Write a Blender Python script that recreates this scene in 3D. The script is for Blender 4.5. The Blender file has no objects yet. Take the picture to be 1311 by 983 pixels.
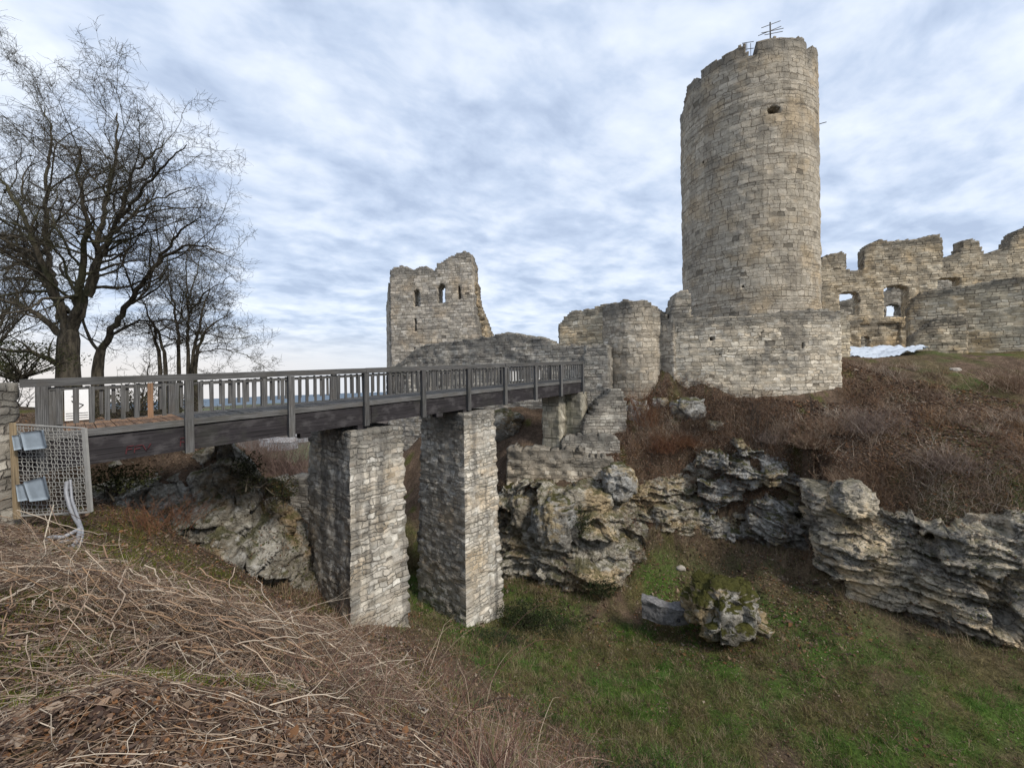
import bpy, math, random
import numpy as np
from mathutils import Vector, Matrix

random.seed(11)
RS = np.random.default_rng(11)
S = bpy.context.scene
COL = S.collection

# ------------------------------------------------------------------ camera, sky, sun, exposure
F, CX, CY = 500.0, 655.5, 477.0          # focal length and principal point measured on the photograph (1311 px wide)
ROLL = math.radians(0.8)
CR, SR = math.cos(ROLL), math.sin(ROLL)

cam_d = bpy.data.cameras.new('camera')
cam = bpy.data.objects.new('camera', cam_d)
COL.objects.link(cam)
cam_d.sensor_fit = 'HORIZONTAL'
cam_d.sensor_width = 36.0
cam_d.lens = F / 1311.0 * 36.0
cam_d.shift_y = -(491.5 - CY) / 1311.0
cam_d.clip_start = 0.05
cam_d.clip_end = 20000.0
cam.matrix_world = Matrix(((CR, SR, 0, 0), (0, 0, -1, 0), (-SR, CR, 0, 0), (0, 0, 0, 1)))
S.camera = cam

SUN_DIR = Vector((0.66, -0.56, 0.80)).normalized()
SUN_EL = math.asin(SUN_DIR.z)
SUN_AZ = math.atan2(SUN_DIR.x, SUN_DIR.y)
sun_d = bpy.data.lights.new('sun', 'SUN')
sun_d.energy = 1.5
sun_d.angle = math.radians(13)
sun_d.color = (1.0, 0.93, 0.82)
sun = bpy.data.objects.new('sun', sun_d)
COL.objects.link(sun)
sun.rotation_euler = SUN_DIR.to_track_quat('Z', 'Y').to_euler()

S.view_settings.view_transform = 'Standard'
S.view_settings.look = 'None'
S.view_settings.gamma = 1.0
S.view_settings.use_curve_mapping = False
S.view_settings.exposure = 1.28
S.render.engine = 'CYCLES'
S.cycles.use_denoising = True
S.cycles.max_bounces = 5
S.cycles.diffuse_bounces = 3


# ------------------------------------------------------------------ node helper
class NB:
    def __init__(self, tree):
        self.t = tree
        self.n = tree.nodes
        self.l = tree.links
        self.n.clear()

    def new(self, typ, ins=None, **props):
        nd = self.n.new(typ)
        for k, v in props.items():
            setattr(nd, k, v)
        for k, v in (ins or {}).items():
            self.put(nd.inputs[k], v)
        return nd

    def put(self, sock, v):
        if isinstance(v, bpy.types.NodeSocket):
            self.l.new(v, sock)
        else:
            if hasattr(sock.default_value, '__len__') and not hasattr(v, '__len__'):
                v = (v, v, v)
            if sock.type == 'RGBA' and len(v) == 3:
                v = (*v, 1)
            sock.default_value = v

    def m(self, op, a, b=None, c=None, clamp=False):
        nd = self.n.new('ShaderNodeMath')
        nd.operation = op
        nd.use_clamp = clamp
        for i, v in enumerate((a, b, c)):
            if v is not None:
                self.put(nd.inputs[i], v)
        return nd.outputs[0]

    def vm(self, op, a, b=None):
        nd = self.n.new('ShaderNodeVectorMath')
        nd.operation = op
        self.put(nd.inputs[0], a)
        if b is not None:
            if op == 'SCALE':
                self.put(nd.inputs['Scale'], b)
            else:
                self.put(nd.inputs[1], b)
        return nd.outputs[0]

    def mix(self, f, a, b, blend='MIX'):
        nd = self.n.new('ShaderNodeMix')
        nd.data_type = 'RGBA'
        nd.blend_type = blend
        self.put(nd.inputs[0], f)
        self.put(nd.inputs[6], a)
        self.put(nd.inputs[7], b)
        return nd.outputs[2]

    def noise(self, vec, scale, detail=4, rough=0.55, dist=0.0, dim='3D', w=None):
        nd = self.n.new('ShaderNodeTexNoise')
        nd.noise_dimensions = dim
        if dim == '1D':
            self.put(nd.inputs['W'], w)
        elif vec is not None:
            self.put(nd.inputs['Vector'], vec)
        nd.inputs['Scale'].default_value = scale
        nd.inputs['Detail'].default_value = detail
        nd.inputs['Roughness'].default_value = rough
        nd.inputs['Distortion'].default_value = dist
        return nd

    def ramp(self, f, stops, interp='LINEAR'):
        nd = self.n.new('ShaderNodeValToRGB')
        cr = nd.color_ramp
        cr.interpolation = interp
        while len(cr.elements) < len(stops):
            cr.elements.new(0.5)
        for e, (p, c) in zip(cr.elements, stops):
            e.position = p
            e.color = (*c, 1) if hasattr(c, '__len__') else (c, c, c, 1)
        self.put(nd.inputs[0], f)
        return nd.outputs[0]

    def rng(self, v, a, b, c=0.0, d=1.0, smooth=True):
        nd = self.n.new('ShaderNodeMapRange')
        nd.interpolation_type = 'SMOOTHSTEP' if smooth else 'LINEAR'
        for i, x in enumerate((v, a, b, c, d)):
            self.put(nd.inputs[i], x)
        return nd.outputs[0]

    def sep(self, v):
        nd = self.n.new('ShaderNodeSeparateXYZ')
        self.put(nd.inputs[0], v)
        return nd.outputs

    def comb(self, x, y, z):
        nd = self.n.new('ShaderNodeCombineXYZ')
        for i, v in enumerate((x, y, z)):
            self.put(nd.inputs[i], v)
        return nd.outputs[0]

    def attr(self, name):
        nd = self.n.new('ShaderNodeAttribute')
        nd.attribute_name = name
        return nd

    def uv(self):
        nd = self.n.new('ShaderNodeUVMap')
        return nd.outputs[0]

    def obj(self):
        nd = self.n.new('ShaderNodeTexCoord')
        return nd.outputs['Object']

    def finish(self, color, rough=0.9, height=None, bdist=0.03, bstr=1.0, spec=0.2, metal=0.0, trans=None):
        b = self.n.new('ShaderNodeBsdfPrincipled')
        self.put(b.inputs['Base Color'], color)
        self.put(b.inputs['Roughness'], rough)
        self.put(b.inputs['Specular IOR Level'], spec)
        self.put(b.inputs['Metallic'], metal)
        if height is not None:
            bp = self.n.new('ShaderNodeBump')
            bp.inputs['Strength'].default_value = bstr
            bp.inputs['Distance'].default_value = bdist
            self.put(bp.inputs['Height'], height)
            self.l.new(bp.outputs[0], b.inputs['Normal'])
        o = self.n.new('ShaderNodeOutputMaterial')
        self.l.new(b.outputs[0], o.inputs[0])


def new_mat(name):
    m = bpy.data.materials.new(name)
    m.use_nodes = True
    return m, NB(m.node_tree)


# ------------------------------------------------------------------ world: sky texture under a broken, rippled cloud sheet
w = bpy.data.worlds.new('World')
S.world = w
w.use_nodes = True
nb = NB(w.node_tree)
sky = nb.new('ShaderNodeTexSky', sky_type='NISHITA', sun_disc=False, sun_elevation=SUN_EL, sun_rotation=SUN_AZ,
             air_density=1.2, dust_density=1.5, ozone_density=1.6)
dirv = nb.vm('NORMALIZE', nb.new('ShaderNodeTexCoord').outputs['Generated'])
dx, dy, dz = nb.sep(dirv)
hz = nb.m('ADD', nb.m('MAXIMUM', dz, 0.0), 0.2)
pu, pv = nb.m('DIVIDE', dx, hz), nb.m('DIVIDE', dy, hz)
CA = math.radians(24)
ru = nb.m('ADD', nb.m('MULTIPLY', pu, math.cos(CA)), nb.m('MULTIPLY', pv, math.sin(CA)))
rv = nb.m('ADD', nb.m('MULTIPLY', pu, -math.sin(CA)), nb.m('MULTIPLY', pv, math.cos(CA)))
wpn = nb.vm('SCALE', nb.vm('SUBTRACT', nb.noise(nb.comb(ru, rv, 0.4), 1.6, 3, 0.5).outputs['Color'], (0.5, 0.5, 0.5)), 0.2)
wx, wy, wz = nb.sep(wpn)
ru2, rv2 = nb.m('ADD', ru, wx), nb.m('ADD', rv, wy)
cl_big = nb.noise(nb.comb(nb.m('MULTIPLY', ru2, 0.8), rv2, 3.1), 0.75, 4, 0.5).outputs[0]
cl_rip = nb.noise(nb.comb(nb.m('MULTIPLY', ru2, 1.1), nb.m('MULTIPLY', rv2, 1.3), 1.7), 2.9, 4, 0.5).outputs[0]
cl_fine = nb.noise(nb.comb(nb.m('MULTIPLY', ru2, 1.0), nb.m('MULTIPLY', rv2, 1.3), 8.7), 8.0, 4, 0.55).outputs[0]
dens = nb.m('ADD', nb.m('MULTIPLY', cl_big, 0.30), nb.m('ADD', nb.m('MULTIPLY', cl_rip, 0.44), nb.m('MULTIPLY', cl_fine, 0.26)))
cloud = nb.ramp(dens, [(0.395, (3.6, 4.35, 5.75)), (0.465, (4.55, 5.35, 6.75)), (0.54, (5.85, 6.5, 7.6)), (0.64, (7.1, 7.6, 8.3))])
low = nb.rng(dz, 0.0, 0.13)
haze_band = nb.mix(nb.rng(nb.m('ADD', dx, nb.m('MULTIPLY', dy, -0.4)), -1.15, -0.5), (6.7, 6.35, 6.1), (5.75, 6.3, 7.1))
cloud = nb.mix(low, haze_band, cloud)
tot = nb.mix(0.93, sky.outputs[0], cloud)
bg = nb.new('ShaderNodeBackground', {'Color': tot, 'Strength': 0.058})
out = nb.new('ShaderNodeOutputWorld')
nb.l.new(bg.outputs[0], out.inputs[0])


# ------------------------------------------------------------------ pixel -> place
def ray(px, py):
    ix, iy = (px - CX) / F, -(py - CY) / F
    return np.array((ix * CR + iy * SR, 1.0, -ix * SR + iy * CR))


def P(px, py, Y):
    return ray(px, py) * Y


# ------------------------------------------------------------------ numpy noise
def _h(ix, iy, iz, seed):
    with np.errstate(over='ignore'):
        n = (ix.astype(np.int64) * 374761393 + iy.astype(np.int64) * 668265263 + iz.astype(np.int64) * 2147483647 + seed * 974711) & 0xFFFFFFFF
        n = ((n ^ (n >> 13)) * 1274126177) & 0xFFFFFFFF
        n = ((n ^ (n >> 16)) * 2246822519) & 0xFFFFFFFF
        n = n ^ (n >> 15)
    return (n & 0xFFFFFF) / float(0xFFFFFF)


def vnoise(p, seed=0):
    i = np.floor(p)
    f = p - i
    u = f * f * f * (f * (f * 6 - 15) + 10)
    i = i.astype(np.int64)
    x, y, z = i[:, 0], i[:, 1], i[:, 2]
    r = 0
    for a in (0, 1):
        wx = u[:, 0] if a else 1 - u[:, 0]
        for b in (0, 1):
            wy = u[:, 1] if b else 1 - u[:, 1]
            for c in (0, 1):
                wz = u[:, 2] if c else 1 - u[:, 2]
                r = r + wx * wy * wz * _h(x + a, y + b, z + c, seed)
    return r * 2 - 1


def fbm(p, oct=4, gain=0.5, lac=2.03, seed=0):
    p = np.asarray(p, float)
    a, s, t = 1.0, 0.0, 0.0
    for k in range(oct):
        s = s + a * vnoise(p, seed + k * 17)
        t += a
        p = p * lac + 13.7
        a *= gain
    return s / t


def worley(p, seed=0, jit=0.9):
    i = np.floor(p).astype(np.int64)
    best = np.full(len(p), 9.0)
    sec = np.full(len(p), 9.0)
    cid = np.zeros(len(p))
    for a in (-1, 0, 1):
        for b in (-1, 0, 1):
            for c in (-1, 0, 1):
                q = i + np.array((a, b, c))
                o = np.stack([_h(q[:, 0], q[:, 1], q[:, 2], seed + k) for k in (1, 2, 3)], 1)
                d = np.linalg.norm(q + 0.5 + (o - 0.5) * jit - p, axis=1)
                idv = _h(q[:, 0], q[:, 1], q[:, 2], seed + 9)
                m = d < best
                sec = np.where(m, best, np.minimum(sec, d))
                cid = np.where(m, idv, cid)
                best = np.where(m, d, best)
    return best, sec, cid


def facets(p, seed, amp, tilt):
    """broken-rock relief: every cell is a block face with its own set-back and its own tilt"""
    i = np.floor(p).astype(np.int64)
    best = np.full(len(p), 9.0)
    sec = np.full(len(p), 9.0)
    cell = np.zeros((len(p), 3), np.int64)
    vec = np.zeros((len(p), 3))
    for a in (-1, 0, 1):
        for b in (-1, 0, 1):
            for c in (-1, 0, 1):
                q = i + np.array((a, b, c))
                o = np.stack([_h(q[:, 0], q[:, 1], q[:, 2], seed + k) for k in (1, 2, 3)], 1)
                dv = p - (q + 0.5 + (o - 0.5) * 0.95)
                d = np.linalg.norm(dv, axis=1)
                m = d < best
                sec = np.where(m, best, np.minimum(sec, d))
                cell = np.where(m[:, None], q, cell)
                vec = np.where(m[:, None], dv, vec)
                best = np.where(m, d, best)
    hs = [_h(cell[:, 0], cell[:, 1], cell[:, 2], seed + 20 + k) - 0.5 for k in range(4)]
    return amp * hs[0] * 2 + tilt * (vec[:, 0] * hs[1] + vec[:, 1] * hs[2] + vec[:, 2] * hs[3]) * 2, sec - best


def f2(x, y, sc, oct=4, seed=0):
    x, y = np.broadcast_arrays(np.asarray(x, float), np.asarray(y, float))
    p = np.stack([x.ravel() * sc, y.ravel() * sc, np.full(x.size, 0.37)], 1)
    return fbm(p, oct, seed=seed).reshape(x.shape)


def sstep(x, a, b):
    t = np.clip((x - a) / (b - a), 0, 1)
    return t * t * (3 - 2 * t)


# ------------------------------------------------------------------ mesh helpers
def mesh(name, V, quads=None, tris=None, mat=None, uv=None, smooth=False, parent=None, col=None, fattr=None):
    """link ONE mesh object; uv per vertex (n,2), col per vertex (n,3), fattr {name: per-vertex float}"""
    V = np.ascontiguousarray(V, np.float32)
    idx, starts, tot = [], [], 0
    if quads is not None and len(quads):
        q = np.asarray(quads, np.int32)
        idx.append(q.ravel())
        starts.append(np.arange(len(q)) * 4)
        tot = len(q) * 4
    if tris is not None and len(tris):
        t = np.asarray(tris, np.int32)
        idx.append(t.ravel())
        starts.append(tot + np.arange(len(t)) * 3)
    idx = np.concatenate(idx).astype(np.int32)
    starts = np.concatenate(starts).astype(np.int32)
    me = bpy.data.meshes.new(name)
    me.vertices.add(len(V))
    me.vertices.foreach_set('co', V.ravel())
    me.loops.add(len(idx))
    me.loops.foreach_set('vertex_index', idx)
    me.polygons.add(len(starts))
    me.polygons.foreach_set('loop_start', starts)
    if smooth:
        me.polygons.foreach_set('use_smooth', np.ones(len(starts), bool))
    if uv is not None:
        l = me.uv_layers.new(name='UVMap')
        l.data.foreach_set('uv', np.ascontiguousarray(np.asarray(uv, np.float32)[idx]).ravel())
    if col is not None:
        a = me.attributes.new('col', 'FLOAT_COLOR', 'POINT')
        c4 = np.ones((len(V), 4), np.float32)
        c4[:, :3] = col
        a.data.foreach_set('color', c4.ravel())
    for k, v in (fattr or {}).items():
        a = me.attributes.new(k, 'FLOAT', 'POINT')
        a.data.foreach_set('value', np.ascontiguousarray(v, np.float32))
    me.update(calc_edges=True)
    me.validate()
    if mat is not None:
        me.materials.append(mat)
    o = bpy.data.objects.new(name, me)
    COL.objects.link(o)
    if parent is not None:
        o.parent = parent
    return o


def tag(o, label=None, cat=None, group=None, kind=None):
    if label:
        o['label'] = label
    if cat:
        o['category'] = cat
    if group:
        o['group'] = group
    if kind:
        o['kind'] = kind
    return o


def thing(name, label, cat, loc=(0, 0, 0), group=None):
    o = bpy.data.objects.new(name, None)
    COL.objects.link(o)
    o.empty_display_size = 0.3
    return tag(o, label, cat, group, 'thing')


class Boxes:
    """oriented boxes gathered into one mesh, uv running along each box's longest side"""
    def __init__(self):
        self.V, self.Q, self.U, self.n = [], [], [], 0

    def add(self, c, ax, ay, az, jit=0.0):
        c, ax, ay, az = (np.asarray(v, float) for v in (c, ax, ay, az))   # half axes
        sg = np.array([(-1, -1, -1), (1, -1, -1), (1, 1, -1), (-1, 1, -1), (-1, -1, 1), (1, -1, 1), (1, 1, 1), (-1, 1, 1)], float)
        v = c + sg[:, :1] * ax + sg[:, 1:2] * ay + sg[:, 2:] * az
        if jit:
            v = v + RS.normal(0, jit, v.shape)
        L = [np.linalg.norm(a) for a in (ax, ay, az)]
        k = int(np.argmax(L))
        o = [i for i in (0, 1, 2) if i != k]
        off = RS.uniform(0, 50)
        q = np.array([(0, 3, 2, 1), (4, 5, 6, 7), (0, 1, 5, 4), (1, 2, 6, 5), (2, 3, 7, 6), (3, 0, 4, 7)])
        # split faces so that each has its own uv
        for f in q:
            self.V.append(v[f])
            s = sg[f]
            uu = s[:, k] * L[k] + off
            vv = s[:, o[0]] * L[o[0]] + s[:, o[1]] * L[o[1]] * 1.37 + off * 0.7
            self.U.append(np.stack([uu, vv], 1))
            self.Q.append(np.arange(4) + self.n)
            self.n += 4
        return self

    def build(self, name, mat, parent=None):
        return mesh(name, np.concatenate(self.V), np.array(self.Q), None, mat, uv=np.concatenate(self.U), parent=parent)


def tubes_data(curves):
    """curves: list of (pts (n,3), radii (n,), sides). returns V, quads, tip tris ids (none), per-vertex curve index"""
    groups = {}
    for k, (p, r, s) in enumerate(curves):
        groups.setdefault((len(p), s), []).append(k)
    V, Q, CI, base = [], [], [], 0
    ref = np.array((0.31, 0.47, 0.83))
    for (n, s), ids in groups.items():
        A = np.array([curves[k][0] for k in ids], float)
        R = np.array([curves[k][1] for k in ids], float)
        T = np.gradient(A, axis=1)
        T /= np.linalg.norm(T, axis=2, keepdims=True) + 1e-9
        Nn = np.cross(T, ref)
        Nn /= np.linalg.norm(Nn, axis=2, keepdims=True) + 1e-9
        B = np.cross(T, Nn)
        an = np.arange(s) / s * 2 * math.pi
        ring = A[:, :, None, :] + R[:, :, None, None] * (np.cos(an)[None, None, :, None] * Nn[:, :, None, :] + np.sin(an)[None, None, :, None] * B[:, :, None, :])
        K = len(ids)
        V.append(ring.reshape(-1, 3))
        CI.append(np.repeat(np.array(ids), n * s))
        g = (np.arange(K)[:, None, None] * n + np.arange(n - 1)[None, :, None]) * s
        j = np.arange(s)[None, None, :]
        j2 = (j + 1) % s
        q = np.stack(np.broadcast_arrays(g + j, g + j2, g + s + j2, g + s + j), -1).reshape(-1, 4) + base
        Q.append(q)
        base += K * n * s
    return np.concatenate(V), np.concatenate(Q), np.concatenate(CI)


def tubes(name, curves, mat, parent=None, smooth=True, cols=None):
    V, Q, CI = tubes_data(curves)
    c = None if cols is None else np.asarray(cols)[CI]
    return mesh(name, V, Q, None, mat, smooth=smooth, parent=parent, col=c)


def ribbons(name, A, W, mat, parent=None, cols=None, side=None):
    """A (K,n,3) centre lines, W (K,n) half widths"""
    K, n, _ = A.shape
    if side is None:
        an = RS.uniform(0, 2 * math.pi, K)
        side = np.stack([np.cos(an), np.sin(an), RS.uniform(-.3, .3, K)], 1)
    L = A - side[:, None, :] * W[:, :, None]
    R = A + side[:, None, :] * W[:, :, None]
    V = np.stack([L, R], 2).reshape(-1, 3)
    g = (np.arange(K)[:, None] * n + np.arange(n - 1)[None, :]) * 2
    q = np.stack([g, g + 1, g + 3, g + 2], -1).reshape(-1, 4)
    c = None if cols is None else np.repeat(cols, n * 2, axis=0)
    return mesh(name, V, q, None, mat, parent=parent, col=c)


def leaves(name, C, size, nrm, mat, cols, parent=None, aspect=0.55, curl=0.25, kind=None):
    """one folded, pointed leaf per centre"""
    K = len(C)
    r = RS.normal(size=(K, 3))
    u = np.cross(nrm, r)
    u /= np.linalg.norm(u, axis=1, keepdims=True) + 1e-9
    v = np.cross(nrm, u)
    s = size[:, None]
    cu = (RS.uniform(-curl, curl, K) * size)[:, None]
    p = [C - u * s, C - v * s * aspect + nrm * cu, C + u * s * .95 + nrm * cu * .6, C + v * s * aspect + nrm * cu, C - u * s * .1]
    V = np.stack(p, 1).reshape(-1, 3)
    b = np.arange(K)[:, None] * 5
    T = np.concatenate([b + np.array((0, 1, 4)), b + np.array((1, 2, 4)), b + np.array((2, 3, 4)), b + np.array((3, 0, 4))])
    return mesh(name, V, None, T, mat, parent=parent, col=np.repeat(cols, 5, axis=0))


# ------------------------------------------------------------------ materials
def masonry(name, tones, h=0.18, fq=2.8, mortar=(0.2, 0.18, 0.15), mw=0.012, warp=0.05, dark=(0.075, 0.072, 0.068), darkamt=0.5, stain_lo=0.52, stain_hi=0.66, warm=None, streak=0.0, bump=0.035, topdark=1.0, var=0.55):
    m, n = new_mat(name)
    uv = n.uv()
    wp = n.vm('SCALE', n.vm('SUBTRACT', n.noise(uv, 2.6, 3, 0.6).outputs['Color'], (0.5, 0.5, 0.5)), warp * 2)
    x, y, _ = n.sep(n.vm('ADD', uv, wp))
    vv = n.m('ADD', n.m('DIVIDE', y, h), n.m('MULTIPLY', n.noise(None, 1.3, 3, 0.6, dim='1D', w=y).outputs[0], 2.5))
    row = n.m('FLOOR', vv)
    fr = n.m('FRACT', vv)
    rnd = n.new('ShaderNodeTexWhiteNoise', {'W': row}, noise_dimensions='1D').outputs[0]
    ww = n.m('ADD', n.m('MULTIPLY', n.m('MULTIPLY', x, fq), n.m('ADD', n.m('MULTIPLY', rnd, 0.7), 0.65)), n.m('MULTIPLY', rnd, 917.3))
    vc = n.new('ShaderNodeTexVoronoi', {'W': ww, 'Scale': 1.0}, voronoi_dimensions='1D', feature='F1')
    ve = n.new('ShaderNodeTexVoronoi', {'W': ww, 'Scale': 1.0}, voronoi_dimensions='1D', feature='DISTANCE_TO_EDGE')
    e = n.m('MINIMUM', n.m('DIVIDE', ve.outputs['Distance'], fq), n.m('MULTIPLY', n.m('MINIMUM', fr, n.m('SUBTRACT', 1.0, fr)), h))
    fine = n.noise(uv, 13, 7, 0.75).outputs[0]
    mid = n.noise(uv, 4.5, 5, 0.6).outputs[0]
    big = n.noise(uv, 0.33, 6, 0.62, 0.3).outputs[0]
    e2 = n.m('ADD', e, n.m('MULTIPLY', n.m('SUBTRACT', fine, 0.5), mw * 1.6))
    mask = n.rng(e2, mw * 0.3, mw * 1.9)
    jn = n.noise(n.vm('ADD', uv, (5.0, 71.0, 0.0)), 1.1, 4, 0.6).outputs[0]
    mask = n.m('MAXIMUM', mask, n.rng(jn, 0.44, 0.62, 0.0, 0.85))
    r, g, b = n.sep(vc.outputs['Color'])
    k = len(tones)
    stone = n.ramp(r, [(i / (k - 1), t) for i, t in enumerate(tones)])
    br = n.m('MULTIPLY', n.m('ADD', n.m('MULTIPLY', g, var), 0.975 - var / 2), n.m('ADD', n.m('MULTIPLY', fine, 0.9), n.m('MULTIPLY', mid, 0.75)))
    br = n.m('MULTIPLY', br, 1.22)
    stone = n.mix(1.0, stone, n.comb(br, br, br), 'MULTIPLY')
    if warm:
        wn = n.noise(n.vm('ADD', uv, (37.0, 11.0, 0.0)), 0.45, 5, 0.6).outputs[0]
        stone = n.mix(n.m('MULTIPLY', n.rng(wn, 0.47, 0.66), 0.75), stone, n.mix(1.0, stone, warm, 'MULTIPLY'))
    c = n.mix(mask, mortar, stone)
    gap = n.m('MULTIPLY', n.m('GREATER_THAN', b, 0.991), n.rng(e2, mw * 0.6, mw * 2.2))
    c = n.mix(n.m('MULTIPLY', gap, 0.55), c, (0.05, 0.042, 0.032))
    st = n.m('MULTIPLY', n.rng(n.m('ADD', big, n.m('MULTIPLY', n.m('SUBTRACT', fine, 0.5), 0.18)), stain_lo, stain_hi), darkamt)
    c = n.mix(st, c, n.mix(0.75, c, dark))
    if streak:
        ux, uy, _ = n.sep(uv)
        sk = n.noise(n.comb(n.m('MULTIPLY', ux, 1.5), n.m('MULTIPLY', uy, 0.09), 4.0), 1.0, 5, 0.6).outputs[0]
        sk = n.m('MULTIPLY', n.rng(n.m('ADD', sk, n.m('MULTIPLY', n.m('SUBTRACT', mid, 0.5), 0.25)), 0.52, 0.63), streak)
        c = n.mix(sk, c, n.mix(0.8, c, dark))
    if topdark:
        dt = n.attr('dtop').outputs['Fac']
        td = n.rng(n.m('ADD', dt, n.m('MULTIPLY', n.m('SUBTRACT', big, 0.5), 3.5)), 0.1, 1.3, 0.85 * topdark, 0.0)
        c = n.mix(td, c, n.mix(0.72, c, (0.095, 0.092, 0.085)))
    hgt = n.m('ADD', n.m('MULTIPLY', n.m('SUBTRACT', mask, n.m('MULTIPLY', gap, 2.0)), n.m('ADD', n.m('MULTIPLY', b, 0.8), 0.5)), n.m('ADD', n.m('MULTIPLY', fine, 0.6), n.m('MULTIPLY', mid, 0.45)))
    n.finish(c, 0.93, hgt, bump, 1.0, 0.15)
    return m


MAT = {}
MAT['tower'] = masonry('tower_ashlar', [(0.37, 0.325, 0.26), (0.425, 0.375, 0.30), (0.46, 0.41, 0.335), (0.39, 0.34, 0.265), (0.44, 0.395, 0.325)], h=0.27, fq=2.3, mortar=(0.235, 0.195, 0.148), mw=0.012, warp=0.14, darkamt=0.75, stain_lo=0.50, stain_hi=0.68, warm=(0.97, 0.85, 0.69), streak=0.3, bump=0.07, dark=(0.13, 0.115, 0.095), var=0.28)
MAT['pier'] = masonry('pier_rubble', [(0.40, 0.36, 0.30), (0.52, 0.49, 0.43), (0.46, 0.41, 0.34), (0.58, 0.56, 0.51), (0.36, 0.32, 0.27)], h=0.16, fq=3.6, mortar=(0.34, 0.315, 0.27), mw=0.014, warp=0.13, darkamt=0.35, streak=0.72, bump=0.055, warm=(1.0, 0.85, 0.66), dark=(0.06, 0.058, 0.056))
MAT['plinth'] = masonry('plinth_rubble', [(0.46, 0.40, 0.31), (0.60, 0.54, 0.44), (0.52, 0.44, 0.33), (0.64, 0.59, 0.50)], h=0.19, fq=2.3, mortar=(0.30, 0.26, 0.20), mw=0.014, warp=0.15, darkamt=0.85, stain_lo=0.5, stain_hi=0.6, bump=0.05, topdark=1.0)
MAT['grey'] = masonry('grey_rubble', [(0.30, 0.27, 0.23), (0.41, 0.375, 0.32), (0.48, 0.45, 0.39), (0.35, 0.315, 0.26)], h=0.17, fq=2.6, mortar=(0.18, 0.16, 0.135), mw=0.014, warp=0.1, darkamt=0.8, bump=0.05, stain_lo=0.48, stain_hi=0.62, topdark=0.9)
MAT['turret'] = masonry('turret_rubble', [(0.36, 0.31, 0.245), (0.45, 0.395, 0.315), (0.40, 0.34, 0.26), (0.50, 0.455, 0.38)], h=0.26, fq=2.2, mortar=(0.28, 0.24, 0.185), mw=0.02, warp=0.16, darkamt=0.55, bump=0.05, streak=0.4)
MAT['hall'] = masonry('hall_rubble', [(0.40, 0.335, 0.24), (0.52, 0.44, 0.325), (0.45, 0.375, 0.27), (0.57, 0.50, 0.385)], h=0.20, fq=2.3, mortar=(0.20, 0.165, 0.12), mw=0.016, warp=0.1, darkamt=0.7, warm=(1.0, 0.87, 0.68), bump=0.05)
MAT['hallfront'] = masonry('hall_front_rubble', [(0.46, 0.385, 0.27), (0.56, 0.49, 0.37), (0.50, 0.43, 0.315), (0.6, 0.54, 0.43)], h=0.20, fq=2.2, mortar=(0.28, 0.235, 0.175), mw=0.016, warp=0.1, darkamt=0.6, warm=(1.05, 0.86, 0.62), bump=0.05, topdark=1.0)
MAT['keep'] = masonry('far_tower_rubble', [(0.36, 0.325, 0.275), (0.43, 0.39, 0.335), (0.39, 0.35, 0.29), (0.47, 0.435, 0.38)], h=0.24, fq=2.2, mortar=(0.2, 0.18, 0.15), mw=0.018, warp=0.1, darkamt=0.45, bump=0.05, warm=(1.02, 0.9, 0.75))
MAT['core'] = masonry('broken_core_rubble', [(0.42, 0.33, 0.215), (0.52, 0.43, 0.30), (0.47, 0.37, 0.24), (0.55, 0.48, 0.36)], h=0.26, fq=2.0, mortar=(0.2, 0.16, 0.11), mw=0.03, warp=0.25, darkamt=0.4, bump=0.09, warm=(1.1, 0.8, 0.5), topdark=0.8)
MAT['pillar'] = masonry('pillar_ashlar', [(0.33, 0.30, 0.235), (0.41, 0.375, 0.30), (0.37, 0.335, 0.265), (0.44, 0.41, 0.34)], h=0.28, fq=2.2, mortar=(0.16, 0.145, 0.115), mw=0.012, warp=0.03, darkamt=0.5, streak=0.6, bump=0.03, dark=(0.10, 0.11, 0.07), topdark=0.5)


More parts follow.
